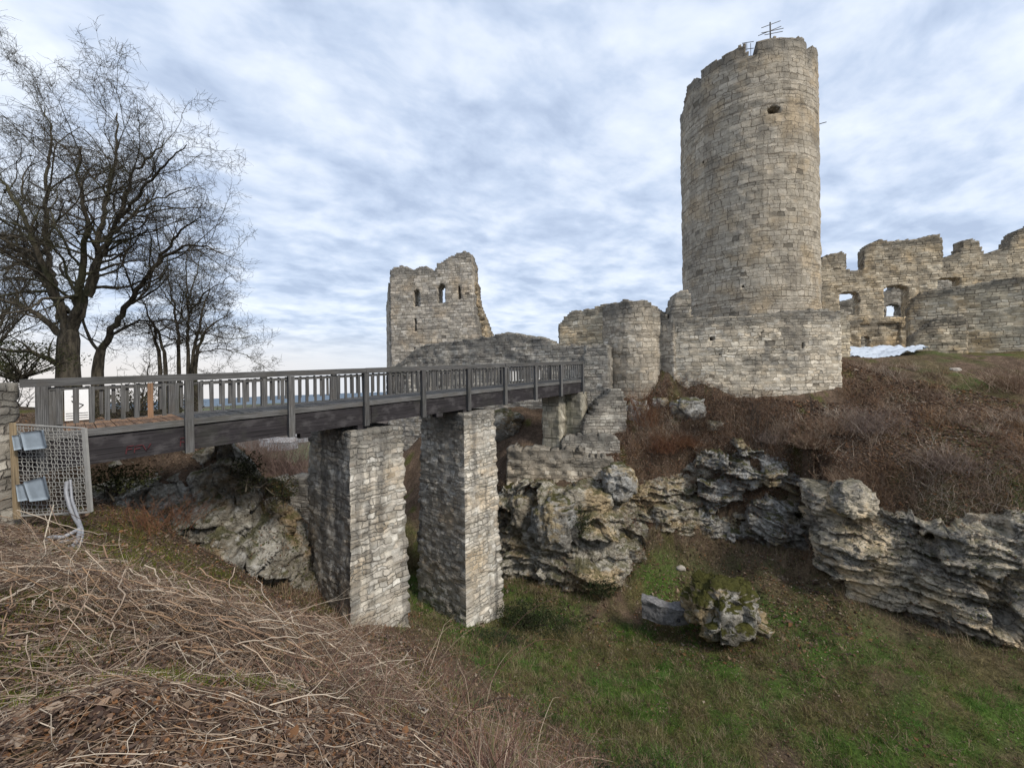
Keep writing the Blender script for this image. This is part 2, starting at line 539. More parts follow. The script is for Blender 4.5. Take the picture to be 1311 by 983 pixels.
def rock_mat(name, c1, c2, c3, moss=0.5, strat=1.0, lichen=0.5, crk=0.55, mlo=0.55):
    m, n = new_mat(name)
    o = n.obj()
    x, y, z = n.sep(o)
    dist = n.vm('SCALE', n.vm('SUBTRACT', n.noise(o, 1.3, 4, 0.6).outputs['Color'], (.5, .5, .5)), 0.7)
    od = n.vm('ADD', o, dist)
    big = n.noise(o, 0.55, 6, 0.62, 0.4).outputs[0]
    mid = n.noise(od, 2.6, 8, 0.68).outputs[0]
    fine = n.noise(o, 14, 6, 0.7).outputs[0]
    dxo, dyo, dzo = n.sep(od)
    lay = n.noise(n.comb(n.m('MULTIPLY', dxo, 0.9), n.m('MULTIPLY', dyo, 0.9), n.m('MULTIPLY', n.m('ADD', dzo, n.m('MULTIPLY', dxo, 0.12)), 6.5)), 1.3, 5, 0.6).outputs[0]
    vor = n.new('ShaderNodeTexVoronoi', {'Vector': n.vm('MULTIPLY', od, (1.7, 1.7, 3.2)), 'Scale': 1.3}, feature='DISTANCE_TO_EDGE')
    crack = n.rng(n.m('ADD', vor.outputs['Distance'], n.m('MULTIPLY', n.m('SUBTRACT', mid, .42), .25)), 0.0, 0.055)
    c = n.mix(n.rng(n.m('ADD', big, n.m('MULTIPLY', n.m('SUBTRACT', mid, .5), .5)), 0.40, 0.60), c1, c2)
    ocr = n.noise(n.vm('ADD', o, (19, 7, 3)), 0.6, 5, 0.6).outputs[0]
    c = n.mix(n.rng(n.m('ADD', ocr, n.m('MULTIPLY', n.m('SUBTRACT', lay, .5), .3)), 0.5, 0.64), c, c3)
    val = n.m('ADD', n.m('MULTIPLY', mid, 1.1), n.m('ADD', n.m('MULTIPLY', fine, 0.5), n.m('MULTIPLY', lay, 0.5 * strat)))
    val = n.m('MULTIPLY', n.m('SUBTRACT', val, 0.28), 1.25)
    c = n.mix(1.0, c, n.comb(val, val, val), 'MULTIPLY')
    c = n.mix(n.m('MULTIPLY', n.m('SUBTRACT', 1.0, crack), crk), c, (0.05, 0.043, 0.032))
    lic = n.rng(n.noise(n.vm('ADD', o, (3, 31, 7)), 3.3, 6, 0.7).outputs[0], 0.56, 0.66)
    c = n.mix(n.m('MULTIPLY', lic, lichen), c, (0.50, 0.50, 0.48))
    gn = n.new('ShaderNodeNewGeometry')
    nx, ny, nz = n.sep(gn.outputs['Normal'])
    mo = n.m('MULTIPLY', n.rng(n.m('ADD', nz, n.m('MULTIPLY', n.m('SUBTRACT', n.noise(o, 1.8, 5, 0.65).outputs[0], .5), 2.2)), mlo, mlo + 0.4), moss)
    c = n.mix(mo, c, n.mix(n.noise(o, 7, 4).outputs[0], (0.035, 0.032, 0.012), (0.085, 0.085, 0.022)))
    hgt = n.m('ADD', n.m('MULTIPLY', mid, 1.2), n.m('ADD', n.m('MULTIPLY', lay, 0.75 * strat), n.m('ADD', n.m('MULTIPLY', fine, 0.22), n.m('MULTIPLY', crack, 0.35))))
    n.finish(c, 0.95, hgt, 0.16, 1.0, 0.12)
    return m


MAT['rock'] = rock_mat('limestone', (0.26, 0.23, 0.18), (0.43, 0.40, 0.34), (0.41, 0.32, 0.20), moss=0.7, strat=0.7, lichen=0.5)
MAT['rock_layered'] = rock_mat('layered_limestone', (0.21, 0.195, 0.17), (0.44, 0.385, 0.30), (0.54, 0.43, 0.29), moss=0.5, strat=2.0, lichen=0.35)
MAT['rock_grey'] = rock_mat('grey_limestone', (0.24, 0.225, 0.20), (0.42, 0.41, 0.385), (0.37, 0.30, 0.19), moss=0.9, strat=0.6, lichen=0.7)
MAT['rock_mossy'] = rock_mat('mossy_limestone', (0.24, 0.22, 0.185), (0.42, 0.40, 0.36), (0.36, 0.28, 0.17), moss=1.0, strat=0.5, lichen=0.6, crk=0.5, mlo=0.18)
MAT['rock_dark'] = rock_mat('dark_mossy_limestone', (0.25, 0.225, 0.18), (0.40, 0.38, 0.335), (0.28, 0.21, 0.13), moss=0.75, strat=0.3, lichen=0.5, crk=0.15)


def wood_mat(name, c1, c2, c3, sc=1.0, rough=0.85):
    m, n = new_mat(name)
    uv = n.uv()
    x, y, _ = n.sep(uv)
    gr = n.noise(n.comb(n.m('MULTIPLY', x, 1.2 * sc), n.m('MULTIPLY', y, 38 * sc), 0), 1.0, 5, 0.65).outputs[0]
    bl = n.noise(uv, 2.2, 5, 0.6).outputs[0]
    c = n.mix(n.rng(gr, 0.34, 0.66), c1, c2)
    c = n.mix(n.rng(bl, 0.48, 0.68), c, c3)
    oi = n.new('ShaderNodeObjectInfo').outputs['Random']
    vr = n.m('ADD', n.m('MULTIPLY', oi, 0.45), 0.8)
    c = n.mix(1.0, c, n.comb(vr, vr, vr), 'MULTIPLY')
    c = n.mix(n.m('MULTIPLY', n.rng(n.noise(n.obj(), 1.1, 5, 0.65).outputs[0], 0.52, 0.66), 0.3), c, (0.055, 0.056, 0.045))
    cr = n.rng(n.noise(n.comb(n.m('MULTIPLY', x, 0.7), n.m('MULTIPLY', y, 60), 5), 1.0, 3, 0.5).outputs[0], 0.60, 0.66)
    c = n.mix(n.m('MULTIPLY', cr, 0.7), c, (0.02, 0.018, 0.016))
    n.finish(c, rough, gr, 0.006, 0.8, 0.25)
    return m


MAT['wood'] = wood_mat('weathered_grey_timber', (0.042, 0.041, 0.041), (0.142, 0.140, 0.138), (0.088, 0.083, 0.078))
MAT['beam'] = wood_mat('dark_tarred_timber', (0.010, 0.009, 0.010), (0.034, 0.030, 0.033), (0.052, 0.048, 0.05), 0.6)
MAT['brown'] = wood_mat('new_brown_timber', (0.20, 0.115, 0.068), (0.29, 0.17, 0.10), (0.24, 0.155, 0.10))
MAT['stake'] = wood_mat('stake_timber', (0.24, 0.18, 0.11), (0.36, 0.28, 0.18), (0.2, 0.16, 0.11))


def plain(name, col, rough=0.6, metal=0.0, var=0.25, sc=9.0, spec=0.35, bump=0.003):
    m, n = new_mat(name)
    o = n.obj()
    f = n.noise(o, sc, 5, 0.6).outputs[0]
    k = n.m('ADD', n.m('MULTIPLY', f, var * 2), 1 - var)
    n.finish(n.mix(1.0, col, n.comb(k, k, k), 'MULTIPLY'), rough, f, bump, 1.0, spec, metal)
    return m


MAT['galv'] = plain('galvanised_wire', (0.30, 0.295, 0.28), 0.6, 0.15)
MAT['render_wall'] = plain('far_house_render', (0.24, 0.24, 0.25), 0.8)
MAT['greybox'] = plain('pale_grey_plastic', (0.27, 0.32, 0.37), 0.8, 0.0, 0.3, 9, 0.15)
MAT['cable'] = plain('silvery_conduit', (0.22, 0.225, 0.24), 0.5, 0.1, 0.45, 20)
MAT['white'] = plain('white_painted_board', (0.80, 0.81, 0.82), 0.5, 0, 0.06)
MAT['black'] = plain('black_ink', (0.03, 0.03, 0.03), 0.7)
MAT['red'] = plain('faded_red_paint', (0.085, 0.022, 0.026), 0.9)
MAT['iron'] = plain('dark_iron', (0.07, 0.065, 0.06), 0.6, 0.4)
MAT['tarp'] = plain('white_tarpaulin', (0.42, 0.47, 0.54), 0.5, 0.0, 0.25, 5)
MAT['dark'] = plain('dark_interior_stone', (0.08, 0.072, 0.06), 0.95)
MAT['roof'] = plain('far_roof', (0.22, 0.215, 0.215), 0.8)
MAT['dirt_stone'] = plain('pale_field_stone', (0.34, 0.31, 0.27), 0.9, 0, 0.3, 12, 0.1, 0.02)


def attr_mat(name, rough=0.85, translucent=0.0, spec=0.15):
    m, n = new_mat(name)
    c = n.attr('col').outputs['Color']
    n.finish(c, rough, None, spec=spec)
    if translucent:
        b = [x for x in n.n if x.type == 'BSDF_PRINCIPLED'][0]
        o = [x for x in n.n if x.type == 'OUTPUT_MATERIAL'][0]
        t = n.new('ShaderNodeBsdfTranslucent', {'Color': c})
        mx = n.new('ShaderNodeMixShader', {0: translucent, 1: b.outputs[0], 2: t.outputs[0]})
        n.l.new(mx.outputs[0], o.inputs[0])
    return m


MAT['plant'] = attr_mat('plant_fibre', 0.8, 0.42)
MAT['twig'] = attr_mat('dry_twig', 0.85)
m_, n_ = new_mat('tree_bark')
o_ = n_.obj()
bk = n_.noise(n_.vm('MULTIPLY', o_, (9, 9, 2.2)), 1.0, 5, 0.65).outputs[0]
gz = n_.noise(o_, 0.7, 4, 0.6).outputs[0]
cc = n_.mix(n_.rng(bk, 0.35, 0.65), (0.030, 0.026, 0.021), (0.095, 0.082, 0.062))
cc = n_.mix(n_.m('MULTIPLY', n_.rng(gz, 0.5, 0.62), 0.5), cc, (0.055, 0.06, 0.028))
n_.finish(cc, 0.95, bk, 0.03, 1.0, 0.1)
MAT['bark'] = m_

# ------------------------------------------------------------------ terrain (one sheet to the horizon)
TX, TY = 0.66, 0.752          # unit vector along the bridge (across the ditch)


def tq(t, q):
    return (TX * t + TY * q, TY * t - TX * q)


cp = []
for x, y, z in [(0, 0, -1.6), (-3, -1, -1.6), (-4, 2, -2.0), (-7, 2, -2.1), (-12, 3, -2.3), (-9.4, 8.2, -3.1), (-10.8, 8.4, -2.9),
                (5, -6, -2.0), (0, -6, -1.3), (-10, -6, -1.5), (12, -12, -2.5), (-20, 0, -1.8),
                # left bank, rock outcrop and plateau under the trees
                (-9.8, 10.3, -3.5), (-8.6, 11.5, -5.2), (-9.2, 12.3, -6.3), (-7.6, 13.3, -7.3), (-11.3, 12.0, -4.2), (-11.2, 13.6, -2.2), (-9.6, 13.9, -3.0), (-12.3, 11.8, -1.9), (-14, 11, -1.6),
                (-18, 16, -1.5), (-25, 14, -1.3), (-22, 25, -2.2), (-30, 22, -1.6), (-13, 17.5, -4.0), (-40, 10, -1.5),
                # ditch mouth
                (-11.6, 19.5, -7.2), (-14.5, 19, -5.2), (-9, 17, -8.3), (-8.6, 20, -8.6), (-15, 27, -6.6), (-20, 35, -8.5), (-28, 50, -13), (-12, 26, -8.0), (-10, 36, -8), (-22, 60, -17),
                # floor
                (-4, 21, -10.9), (-1.5, 20.6, -11.2), (1, 19.2, -11.2), (4, 18.0, -11.1), (2, 16, -11.1), (6.2, 19.4, -10.6), (8.3, 20.4, -10.0), (8.6, 15.4, -10.6), (11, 20.9, -9.5), (12, 18.5, -9.9),
                (14.0, 18.8, -9.5), (13.2, 17.4, -10.1), (15.2, 15.6, -10.2), (17.4, 13.6, -10.1), (20, 12, -9.7), (24, 9.5, -9.3), (13, 13, -10.3), (18, 9, -9.9), (24, 5, -9.4), (30, 3, -9),
                # alcove and rise between the cliffs
                (9.4, 22.5, -4.9), (8.2, 22.4, -5.2), (13.4, 22.1, -3.6), (8.6, 24.0, -2.5), (10.0, 23.7, -2.3), (12, 22.4, -3.7), (14.4, 21.0, -4.3), (14.9, 19.2, -5.0),
                # castle terrace behind the left cliff
                (-2.0, 24.4, -6.6), (-0.4, 23.2, -6.3), (1.4, 22.6, -6.1), (2, 24, -4.45), (4, 24.8, -4.3), (3.2, 22.3, -6.1), (4.8, 22.2, -5.6), (6.0, 22.6, -4.6), (7.2, 23.6, -3.2), (6.4, 24.6, -2.3), (8.2, 24.9, -1.1),
                (-3.5, 27.5, -4.7), (-7, 31, -4.7), (-5, 25.2, -8.6), (-8, 28, -8.5),
                # brown slope
                (10.8, 24.0, -1.2), (11.6, 24.0, -0.1), (9.8, 24.4, -0.3), (15.4, 18.7, -5.5), (16.4, 17.6, -5.5), (18.2, 16.2, -5.2), (20, 14.9, -5.0), (24.6, 12.9, -4.5), (30, 10, -4.2), (16, 20, -3.7), (19, 22.0, -2.0), (17, 21.8, -2.3), (14.5, 22.6, -1.9),
                (22, 20, -2.1), (24, 23, -0.35), (20.5, 24.5, 0.4), (26, 27, 1.0), (22, 27, 0.95), (30, 24.5, 0.5), (27, 18, -2.2), (33, 14, -3), (30, 30, 1.2), (36, 26, 0.8), (40, 16, -1.5),
                (10, 31, 2.0), (0, 36, 0.2), (20, 36, 1.5), (-5, 41, 0), (-10, 46, -1.5), (34, 40, 1.5), (10, 55, 0), (40, 55, 0)]:
    cp.append((x, y, z))
prof = [(1.0, -2.25), (2, -3.15), (4, -5.3), (6, -7.6), (8, -9.15), (11, -10.4), (14, -11.0)]
for q, k in [(13, .9), (8, .94), (4, .97), (0, 1.0), (-3, 1.0)]:
    for t, z in prof:
        cp.append((*tq(t, q), z * k))
    cp.append((*tq(-1.0, q), -1.75))
for px, py, Y in [(60, 700, 6.7), (0, 700, 5.8), (150, 716, 7.0), (230, 748, 6.3), (300, 788, 5.6), (420, 815, 6.0), (510, 840, 6.8), (0, 815, 3.5), (0, 983, 1.5), (150, 905, 2.6), (300, 905, 3.0), (420, 880, 4.2), (-120, 720, 5.2)]:
    cp.append(tuple(P(px, py, Y)))
for q in (-7, -10, -12.5):
    for t, z in [(2.2, -4.5), (3.6, -6.2), (5, -7.5), (6.5, -8.3), (8.2, -9.3), (11, -10.6), (13.5, -11.2)]:
        if not (q < -9 and t < 3):
            cp.append((*tq(t, q), z))
cp = np.array(cp)


def _phi(A, B):
    return np.sqrt(((A[:, None, :] - B[None, :, :]) ** 2).sum(-1) + 0.12)


_n = len(cp)
_K = np.zeros((_n + 3, _n + 3))
_K[:_n, :_n] = _phi(cp[:, :2], cp[:, :2]) + np.eye(_n) * -0.04
_K[:_n, _n] = 1
_K[:_n, _n + 1:] = cp[:, :2]
_K[_n:, :_n] = _K[:_n, _n:].T
_wt = np.linalg.solve(_K, np.concatenate([cp[:, 2], np.zeros(3)]))


CLIFFS = [   # foot line, crest line, rock, character
    ([(6.9, 21.2, -9.4), (7.6, 21.3, -8.8), (8.6, 21.2, -8.5), (9.6, 21.2, -8.5), (10.5, 21.4, -9.0)],
     [(6.8, 22.5, -6.0), (7.6, 22.7, -5.6), (8.6, 22.8, -5.3), (9.6, 22.8, -4.9), (10.6, 22.7, -4.5)], 'rock', dict(blk=0.7, amp=0.5, seed=43, bulge=0.0, bed=1.8)),
    ([(-2.6, 23.2, -11.0), (-0.9, 21.6, -11.2), (0.6, 20.6, -11.2), (2.3, 19.6, -11.2), (4.0, 19.2, -11.1), (5.2, 19.7, -10.8), (6.1, 20.6, -10.2), (7.0, 21.1, -9.6)],
     [(-2.4, 24.6, -6.7), (-0.6, 23.0, -6.4), (1.0, 22.3, -6.1), (2.8, 21.9, -6.3), (4.4, 21.8, -6.0), (5.6, 22.2, -5.7), (6.4, 22.5, -6.2), (7.2, 22.6, -7.0)], 'rock', dict(blk=0.95, amp=0.6, seed=3, bulge=0.45, bed=2.0)),
    ([(10.3, 21.7, -9.1), (11.0, 21.3, -9.5), (12.2, 20.8, -9.6), (13.3, 20.3, -9.6), (14.3, 20.1, -9.6), (15.2, 20.0, -9.5)],
     [(10.6, 22.5, -5.0), (11.3, 22.1, -4.3), (12.3, 21.6, -4.0), (13.3, 21.3, -4.3), (14.3, 21.1, -4.7), (15.2, 20.9, -5.0)], 'rock_grey', dict(blk=0.9, amp=0.5, seed=13, bulge=0.2, bed=1.7)),
    ([(15.6, 19.6, -9.6), (14.9, 18.7, -9.8), (14.3, 17.9, -10.1), (14.6, 17.2, -10.2), (15.6, 16.3, -10.3), (17.0, 15.0, -10.4), (18.6, 13.9, -10.3), (20.6, 12.8, -10.0), (23.5, 11.4, -9.6), (27, 10, -9.3)],
     [(15.5, 20.3, -5.6), (14.9, 19.2, -5.9), (14.5, 18.4, -6.2), (15.1, 17.8, -6.4), (16.2, 17.0, -6.3), (17.6, 16.0, -6.1), (19.2, 15.0, -5.9), (21.2, 13.9, -5.6), (24.2, 12.6, -4.8), (27.8, 11.2, -4.5)], 'rock_layered', dict(blk=0.75, amp=0.5, seed=23, bulge=0.35, over=0.45, bed=1.0)),
    ([(-13.2, 11.1, -4.0), (-11.6, 11.6, -5.0), (-10.2, 11.9, -6.0), (-9.1, 12.3, -6.6), (-8.0, 13.0, -7.3), (-7.5, 14.0, -7.8), (-8.2, 15.5, -8.2)],
     [(-13.6, 11.8, -1.8), (-12.0, 12.6, -2.0), (-10.8, 12.9, -2.3), (-9.9, 13.2, -2.3), (-9.2, 13.7, -3.0), (-8.6, 14.5, -4.0), (-9.2, 16.0, -4.8)], 'rock_dark', dict(blk=0.6, amp=0.5, seed=33, bulge=0.15, cs=1.5)),
]


def inpoly(x, y, poly):
    poly = np.asarray(poly)
    c = np.zeros(np.shape(x), bool)
    j = len(poly) - 1
    for i in range(len(poly)):
        xi, yi = poly[i]
        xj, yj = poly[j]
        with np.errstate(divide='ignore', invalid='ignore'):
            c ^= ((yi > y) != (yj > y)) & (x < (xj - xi) * (y - yi) / (yj - yi + 1e-12) + xi)
        j = i
    return c


def carve(x, y, z):
    """keep the ground low in front of and under each rock face"""
    for f, c, _, _ in CLIFFS:
        f, c = np.asarray(f, float), np.asarray(c, float)
        n = len(f)
        d = f[:, :2] - c[:, :2]
        d /= np.linalg.norm(d, axis=1, keepdims=True)
        outer = f[:, :2] + d * 1.3
        poly = np.concatenate([outer, (c[:, :2] + d * 0.12)[::-1]])
        m = inpoly(x, y, poly)
        if m.any():
            # foot height at the nearest foot vertex, blended
            w = 1 / (((x[m][:, None] - f[None, :, 0]) ** 2 + (y[m][:, None] - f[None, :, 1]) ** 2) ** 1.5 + 0.05)
            fz = (w * f[None, :, 2]).sum(1) / w.sum(1)
            z[m] = np.minimum(z[m], fz + 0.15)
    return z


def H(x, y, rough=True):
    x = np.asarray(x, float)
    y = np.asarray(y, float)
    sh = x.shape
    pts = np.stack([x.ravel(), y.ravel()], 1)
    z = np.empty(len(pts))
    r = np.hypot(pts[:, 0] - 5, pts[:, 1] - 15)
    near = r < 95
    for k in range(0, len(pts), 40000):
        c = pts[k:k + 40000]
        cc_ = np.where((np.hypot(c[:, 0] - 5, c[:, 1] - 15) < 95)[:, None], c, 0)
        z[k:k + 40000] = _phi(cc_, cp[:, :2]) @ _wt[:_n] + _wt[_n] + cc_ @ _wt[_n + 1:]
    z = carve(pts[:, 0], pts[:, 1], z)
    if rough:
        z = z + f2(pts[:, 0], pts[:, 1], 0.45, 4, 5) * 0.28 * sstep(np.hypot(pts[:, 0], pts[:, 1]), 0.5, 6) + f2(pts[:, 0], pts[:, 1], 2.1, 4, 9) * 0.10 + f2(pts[:, 0], pts[:, 1], 1.15, 3, 33) * 0.22 * (1 - sstep(np.hypot(pts[:, 0], pts[:, 1]), 6, 11)) * sstep(np.hypot(pts[:, 0], pts[:, 1]), 1.2, 3)
    far = -17 - 27 * sstep(r, 60, 260) - 0.049 * np.maximum(r - 260, 0)
    wv = sstep(r, 40, 95)
    z = z * (1 - wv) + far * wv
    return z.reshape(sh)


def fan(a, b, step, far, ratio):
    core = list(np.arange(a, b + 1e-6, step))
    d, lo, hi = step, a, b
    left, right = [], []
    while hi < far:
        d *= ratio
        lo -= d
        hi += d
        left.append(lo)
        right.append(hi)
    return np.array(left[::-1] + core + right)


gx = fan(-32, 38, 0.17, 6000, 1.25)
gy = fan(-5, 44, 0.17, 6000, 1.25)
GX, GY = np.meshgrid(gx, gy, indexing='ij')
GZ = H(GX, GY)


def ground_hit(px, py, y0=2.0, y1=60.0):
    g = ray(px, py)
    ys = np.linspace(y0, y1, 1500)
    h = np.nonzero(g[2] * ys < H(g[0] * ys, ys))[0]
    return g * ys[h[0]] if len(h) else g * y1


def t_of(x, y):
    return x * TX + y * TY


def q_of(x, y):
    return x * TY - y * TX


def grassiness(x, y, z):
    """0..1: how grassy the ground is (ditch floor, patches on the slopes)"""
    g = sstep(t_of(x, y), 7.0, 11.0) * sstep(-z, 8.8, 9.8) * (1 - 0.75 * sstep(t_of(x, y), 19.5, 22.5))
    g = g * sstep(f2(x, y, 0.55, 4, 21) + 0.32, -0.2, 0.3)
    rt = sstep(q_of(x, y), 0, 7) * sstep(t_of(x, y), 5, 9) * sstep(f2(x, y, 0.4, 3, 41), -0.35, 0.15)
    return np.clip(np.maximum(g, rt * 0.9), 0, 1)


def ground_col(x, y, z):
    g = grassiness(x, y, z)[..., None]
    n1 = f2(x, y, 0.9, 4, 61)[..., None]
    n2 = f2(x, y, 3.0, 3, 71)[..., None]
    soil = np.array((0.085, 0.060, 0.042)) * (1 + .35 * n1)
    lit = np.array((0.135, 0.095, 0.068)) * (1 + .4 * n2)
    c = soil * (.5 - .5 * np.clip(n2 * 2, -1, 1)) + lit * (.5 + .5 * np.clip(n2 * 2, -1, 1))
    ga = np.array((0.060, 0.098, 0.022)) * (1 + .3 * n1)
    gb = np.array((0.105, 0.095, 0.040)) * (1 + .3 * n2)
    gm = gb * (1 - sstep(n1, -.15, .25)) + ga * sstep(n1, -.15, .25)
    c = c * (1 - g) + gm * g
    mo = sstep(f2(x, y, 1.1, 4, 81), 0.25, 0.45)[..., None] * (1 - g) * 0.8
    c = c * (1 - mo) + np.array((0.075, 0.080, 0.022)) * mo
    r = np.hypot(x, y)[..., None]
    fw = sstep(r, 45, 70)
    fld = np.where(f2(x, y, 0.012, 2, 5)[..., None] > 0.02, np.array((0.10, 0.115, 0.06)), np.array((0.085, 0.07, 0.06)))
    return np.clip(c * (1 - fw) + fld * fw, 0.004, 1)


m_, n_ = new_mat('ground_soil')
o_ = n_.obj()
at = n_.attr('col').outputs['Color']
nf = n_.noise(o_, 22, 6, 0.7).outputs[0]
nm = n_.noise(o_, 5, 6, 0.65).outputs[0]
vl = n_.new('ShaderNodeTexVoronoi', {'Vector': o_, 'Scale': 17.0}, feature='F1')
vr, vg, vb = n_.sep(vl.outputs['Color'])
k_ = n_.m('MULTIPLY', n_.m('ADD', n_.m('MULTIPLY', nf, 1.1), n_.m('MULTIPLY', nm, 0.9)), n_.m('ADD', n_.m('MULTIPLY', vr, 0.55), 0.7))
n_.finish(n_.mix(1.0, at, n_.comb(k_, k_, k_), 'MULTIPLY'), 0.97, n_.m('ADD', n_.m('ADD', nf, nm), n_.m('MULTIPLY', vg, 0.5)), 0.06, 1.0, 0.08)
MAT['ground'] = m_
ni, nj = GX.shape
gid = np.arange(ni * nj).reshape(ni, nj)
gq = np.stack([gid[:-1, :-1], gid[1:, :-1], gid[1:, 1:], gid[:-1, 1:]], -1).reshape(-1, 4)
gcol = ground_col(GX, GY, GZ)
mesh('ground', np.stack([GX, GY, GZ], -1).reshape(-1, 3), gq, None, MAT['ground'], smooth=True, col=gcol.reshape(-1, 3))['kind'] = 'structure'

# far wooded hills closing the horizon, distance haze painted into their blue-grey colour
m_, n_ = new_mat('far_forest_haze_tint')
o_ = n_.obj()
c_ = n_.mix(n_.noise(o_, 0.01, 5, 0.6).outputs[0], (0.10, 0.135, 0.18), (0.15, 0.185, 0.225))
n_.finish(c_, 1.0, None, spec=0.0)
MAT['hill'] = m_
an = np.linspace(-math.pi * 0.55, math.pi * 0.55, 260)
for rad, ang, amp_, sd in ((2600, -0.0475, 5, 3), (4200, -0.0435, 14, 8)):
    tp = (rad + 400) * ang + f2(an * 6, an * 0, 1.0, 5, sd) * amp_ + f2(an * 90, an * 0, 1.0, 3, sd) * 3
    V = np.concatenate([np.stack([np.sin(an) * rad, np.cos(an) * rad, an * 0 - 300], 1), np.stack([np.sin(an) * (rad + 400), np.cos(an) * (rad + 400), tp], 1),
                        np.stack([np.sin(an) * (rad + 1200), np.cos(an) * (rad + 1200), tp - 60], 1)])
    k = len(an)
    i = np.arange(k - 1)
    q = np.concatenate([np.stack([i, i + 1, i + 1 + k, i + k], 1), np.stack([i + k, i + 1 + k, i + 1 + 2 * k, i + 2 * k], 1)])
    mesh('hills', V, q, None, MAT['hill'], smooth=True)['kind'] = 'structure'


# ------------------------------------------------------------------ walls: a grid of small cells, filled or empty, front, back and every broken edge meshed
class Straight:
    def __init__(self, pa, ya, pb, yb):
        a, b = ray(pa, CY) * ya, ray(pb, CY) * yb
        self.a = a[:2]
        d = b[:2] - self.a
        self.L = float(np.linalg.norm(d))
        self.d = d / self.L
        self.n = np.array((self.d[1], -self.d[0]))
        if self.n @ self.a > 0:
            self.n = -self.n

    def sz(self, px, py):
        r = ray(px, py)
        den = r[0] * self.n[0] + r[1] * self.n[1]
        k = (self.a @ self.n) / den
        p = r * k
        return float((p[:2] - self.a) @ self.d), float(p[2])

    def at(self, s):
        s = np.asarray(s)
        return self.a + s[..., None] * self.d, np.broadcast_to(self.n, s.shape + (2,))


class Bowed(Straight):
    def __init__(self, pa, ya, pb, yb, bow):
        super().__init__(pa, ya, pb, yb)
        self.bow = bow

    def at(self, s):
        s = np.asarray(s)
        u = np.clip(s / self.L, 0, 1)
        return self.a + s[..., None] * self.d + self.n * (self.bow * (1 - (2 * u - 1) ** 2))[..., None], np.broadcast_to(self.n, s.shape + (2,))


class Round:
    def __init__(self, cx, cy, R):
        self.c = np.array((cx, cy))
        self.R = R
        self.t0 = math.atan2(-cy, -cx)      # faces the viewer at s = 0

    def sz(self, px, py):
        r = ray(px, py)
        d = r[:2]
        A = d @ d
        B = -2 * d @ self.c
        C = self.c @ self.c - self.R ** 2
        D = max(B * B - 4 * A * C, 0)
        k = (-B - math.sqrt(D)) / (2 * A)
        p = r * k
        th = math.atan2(p[1] - self.c[1], p[0] - self.c[0]) - self.t0
        th = (th + math.pi) % (2 * math.pi) - math.pi
        return th * self.R, float(p[2])

    def at(self, s):
        th = self.t0 + np.asarray(s) / self.R
        n = np.stack([np.cos(th), np.sin(th)], -1)
        return self.c + n * self.R, n


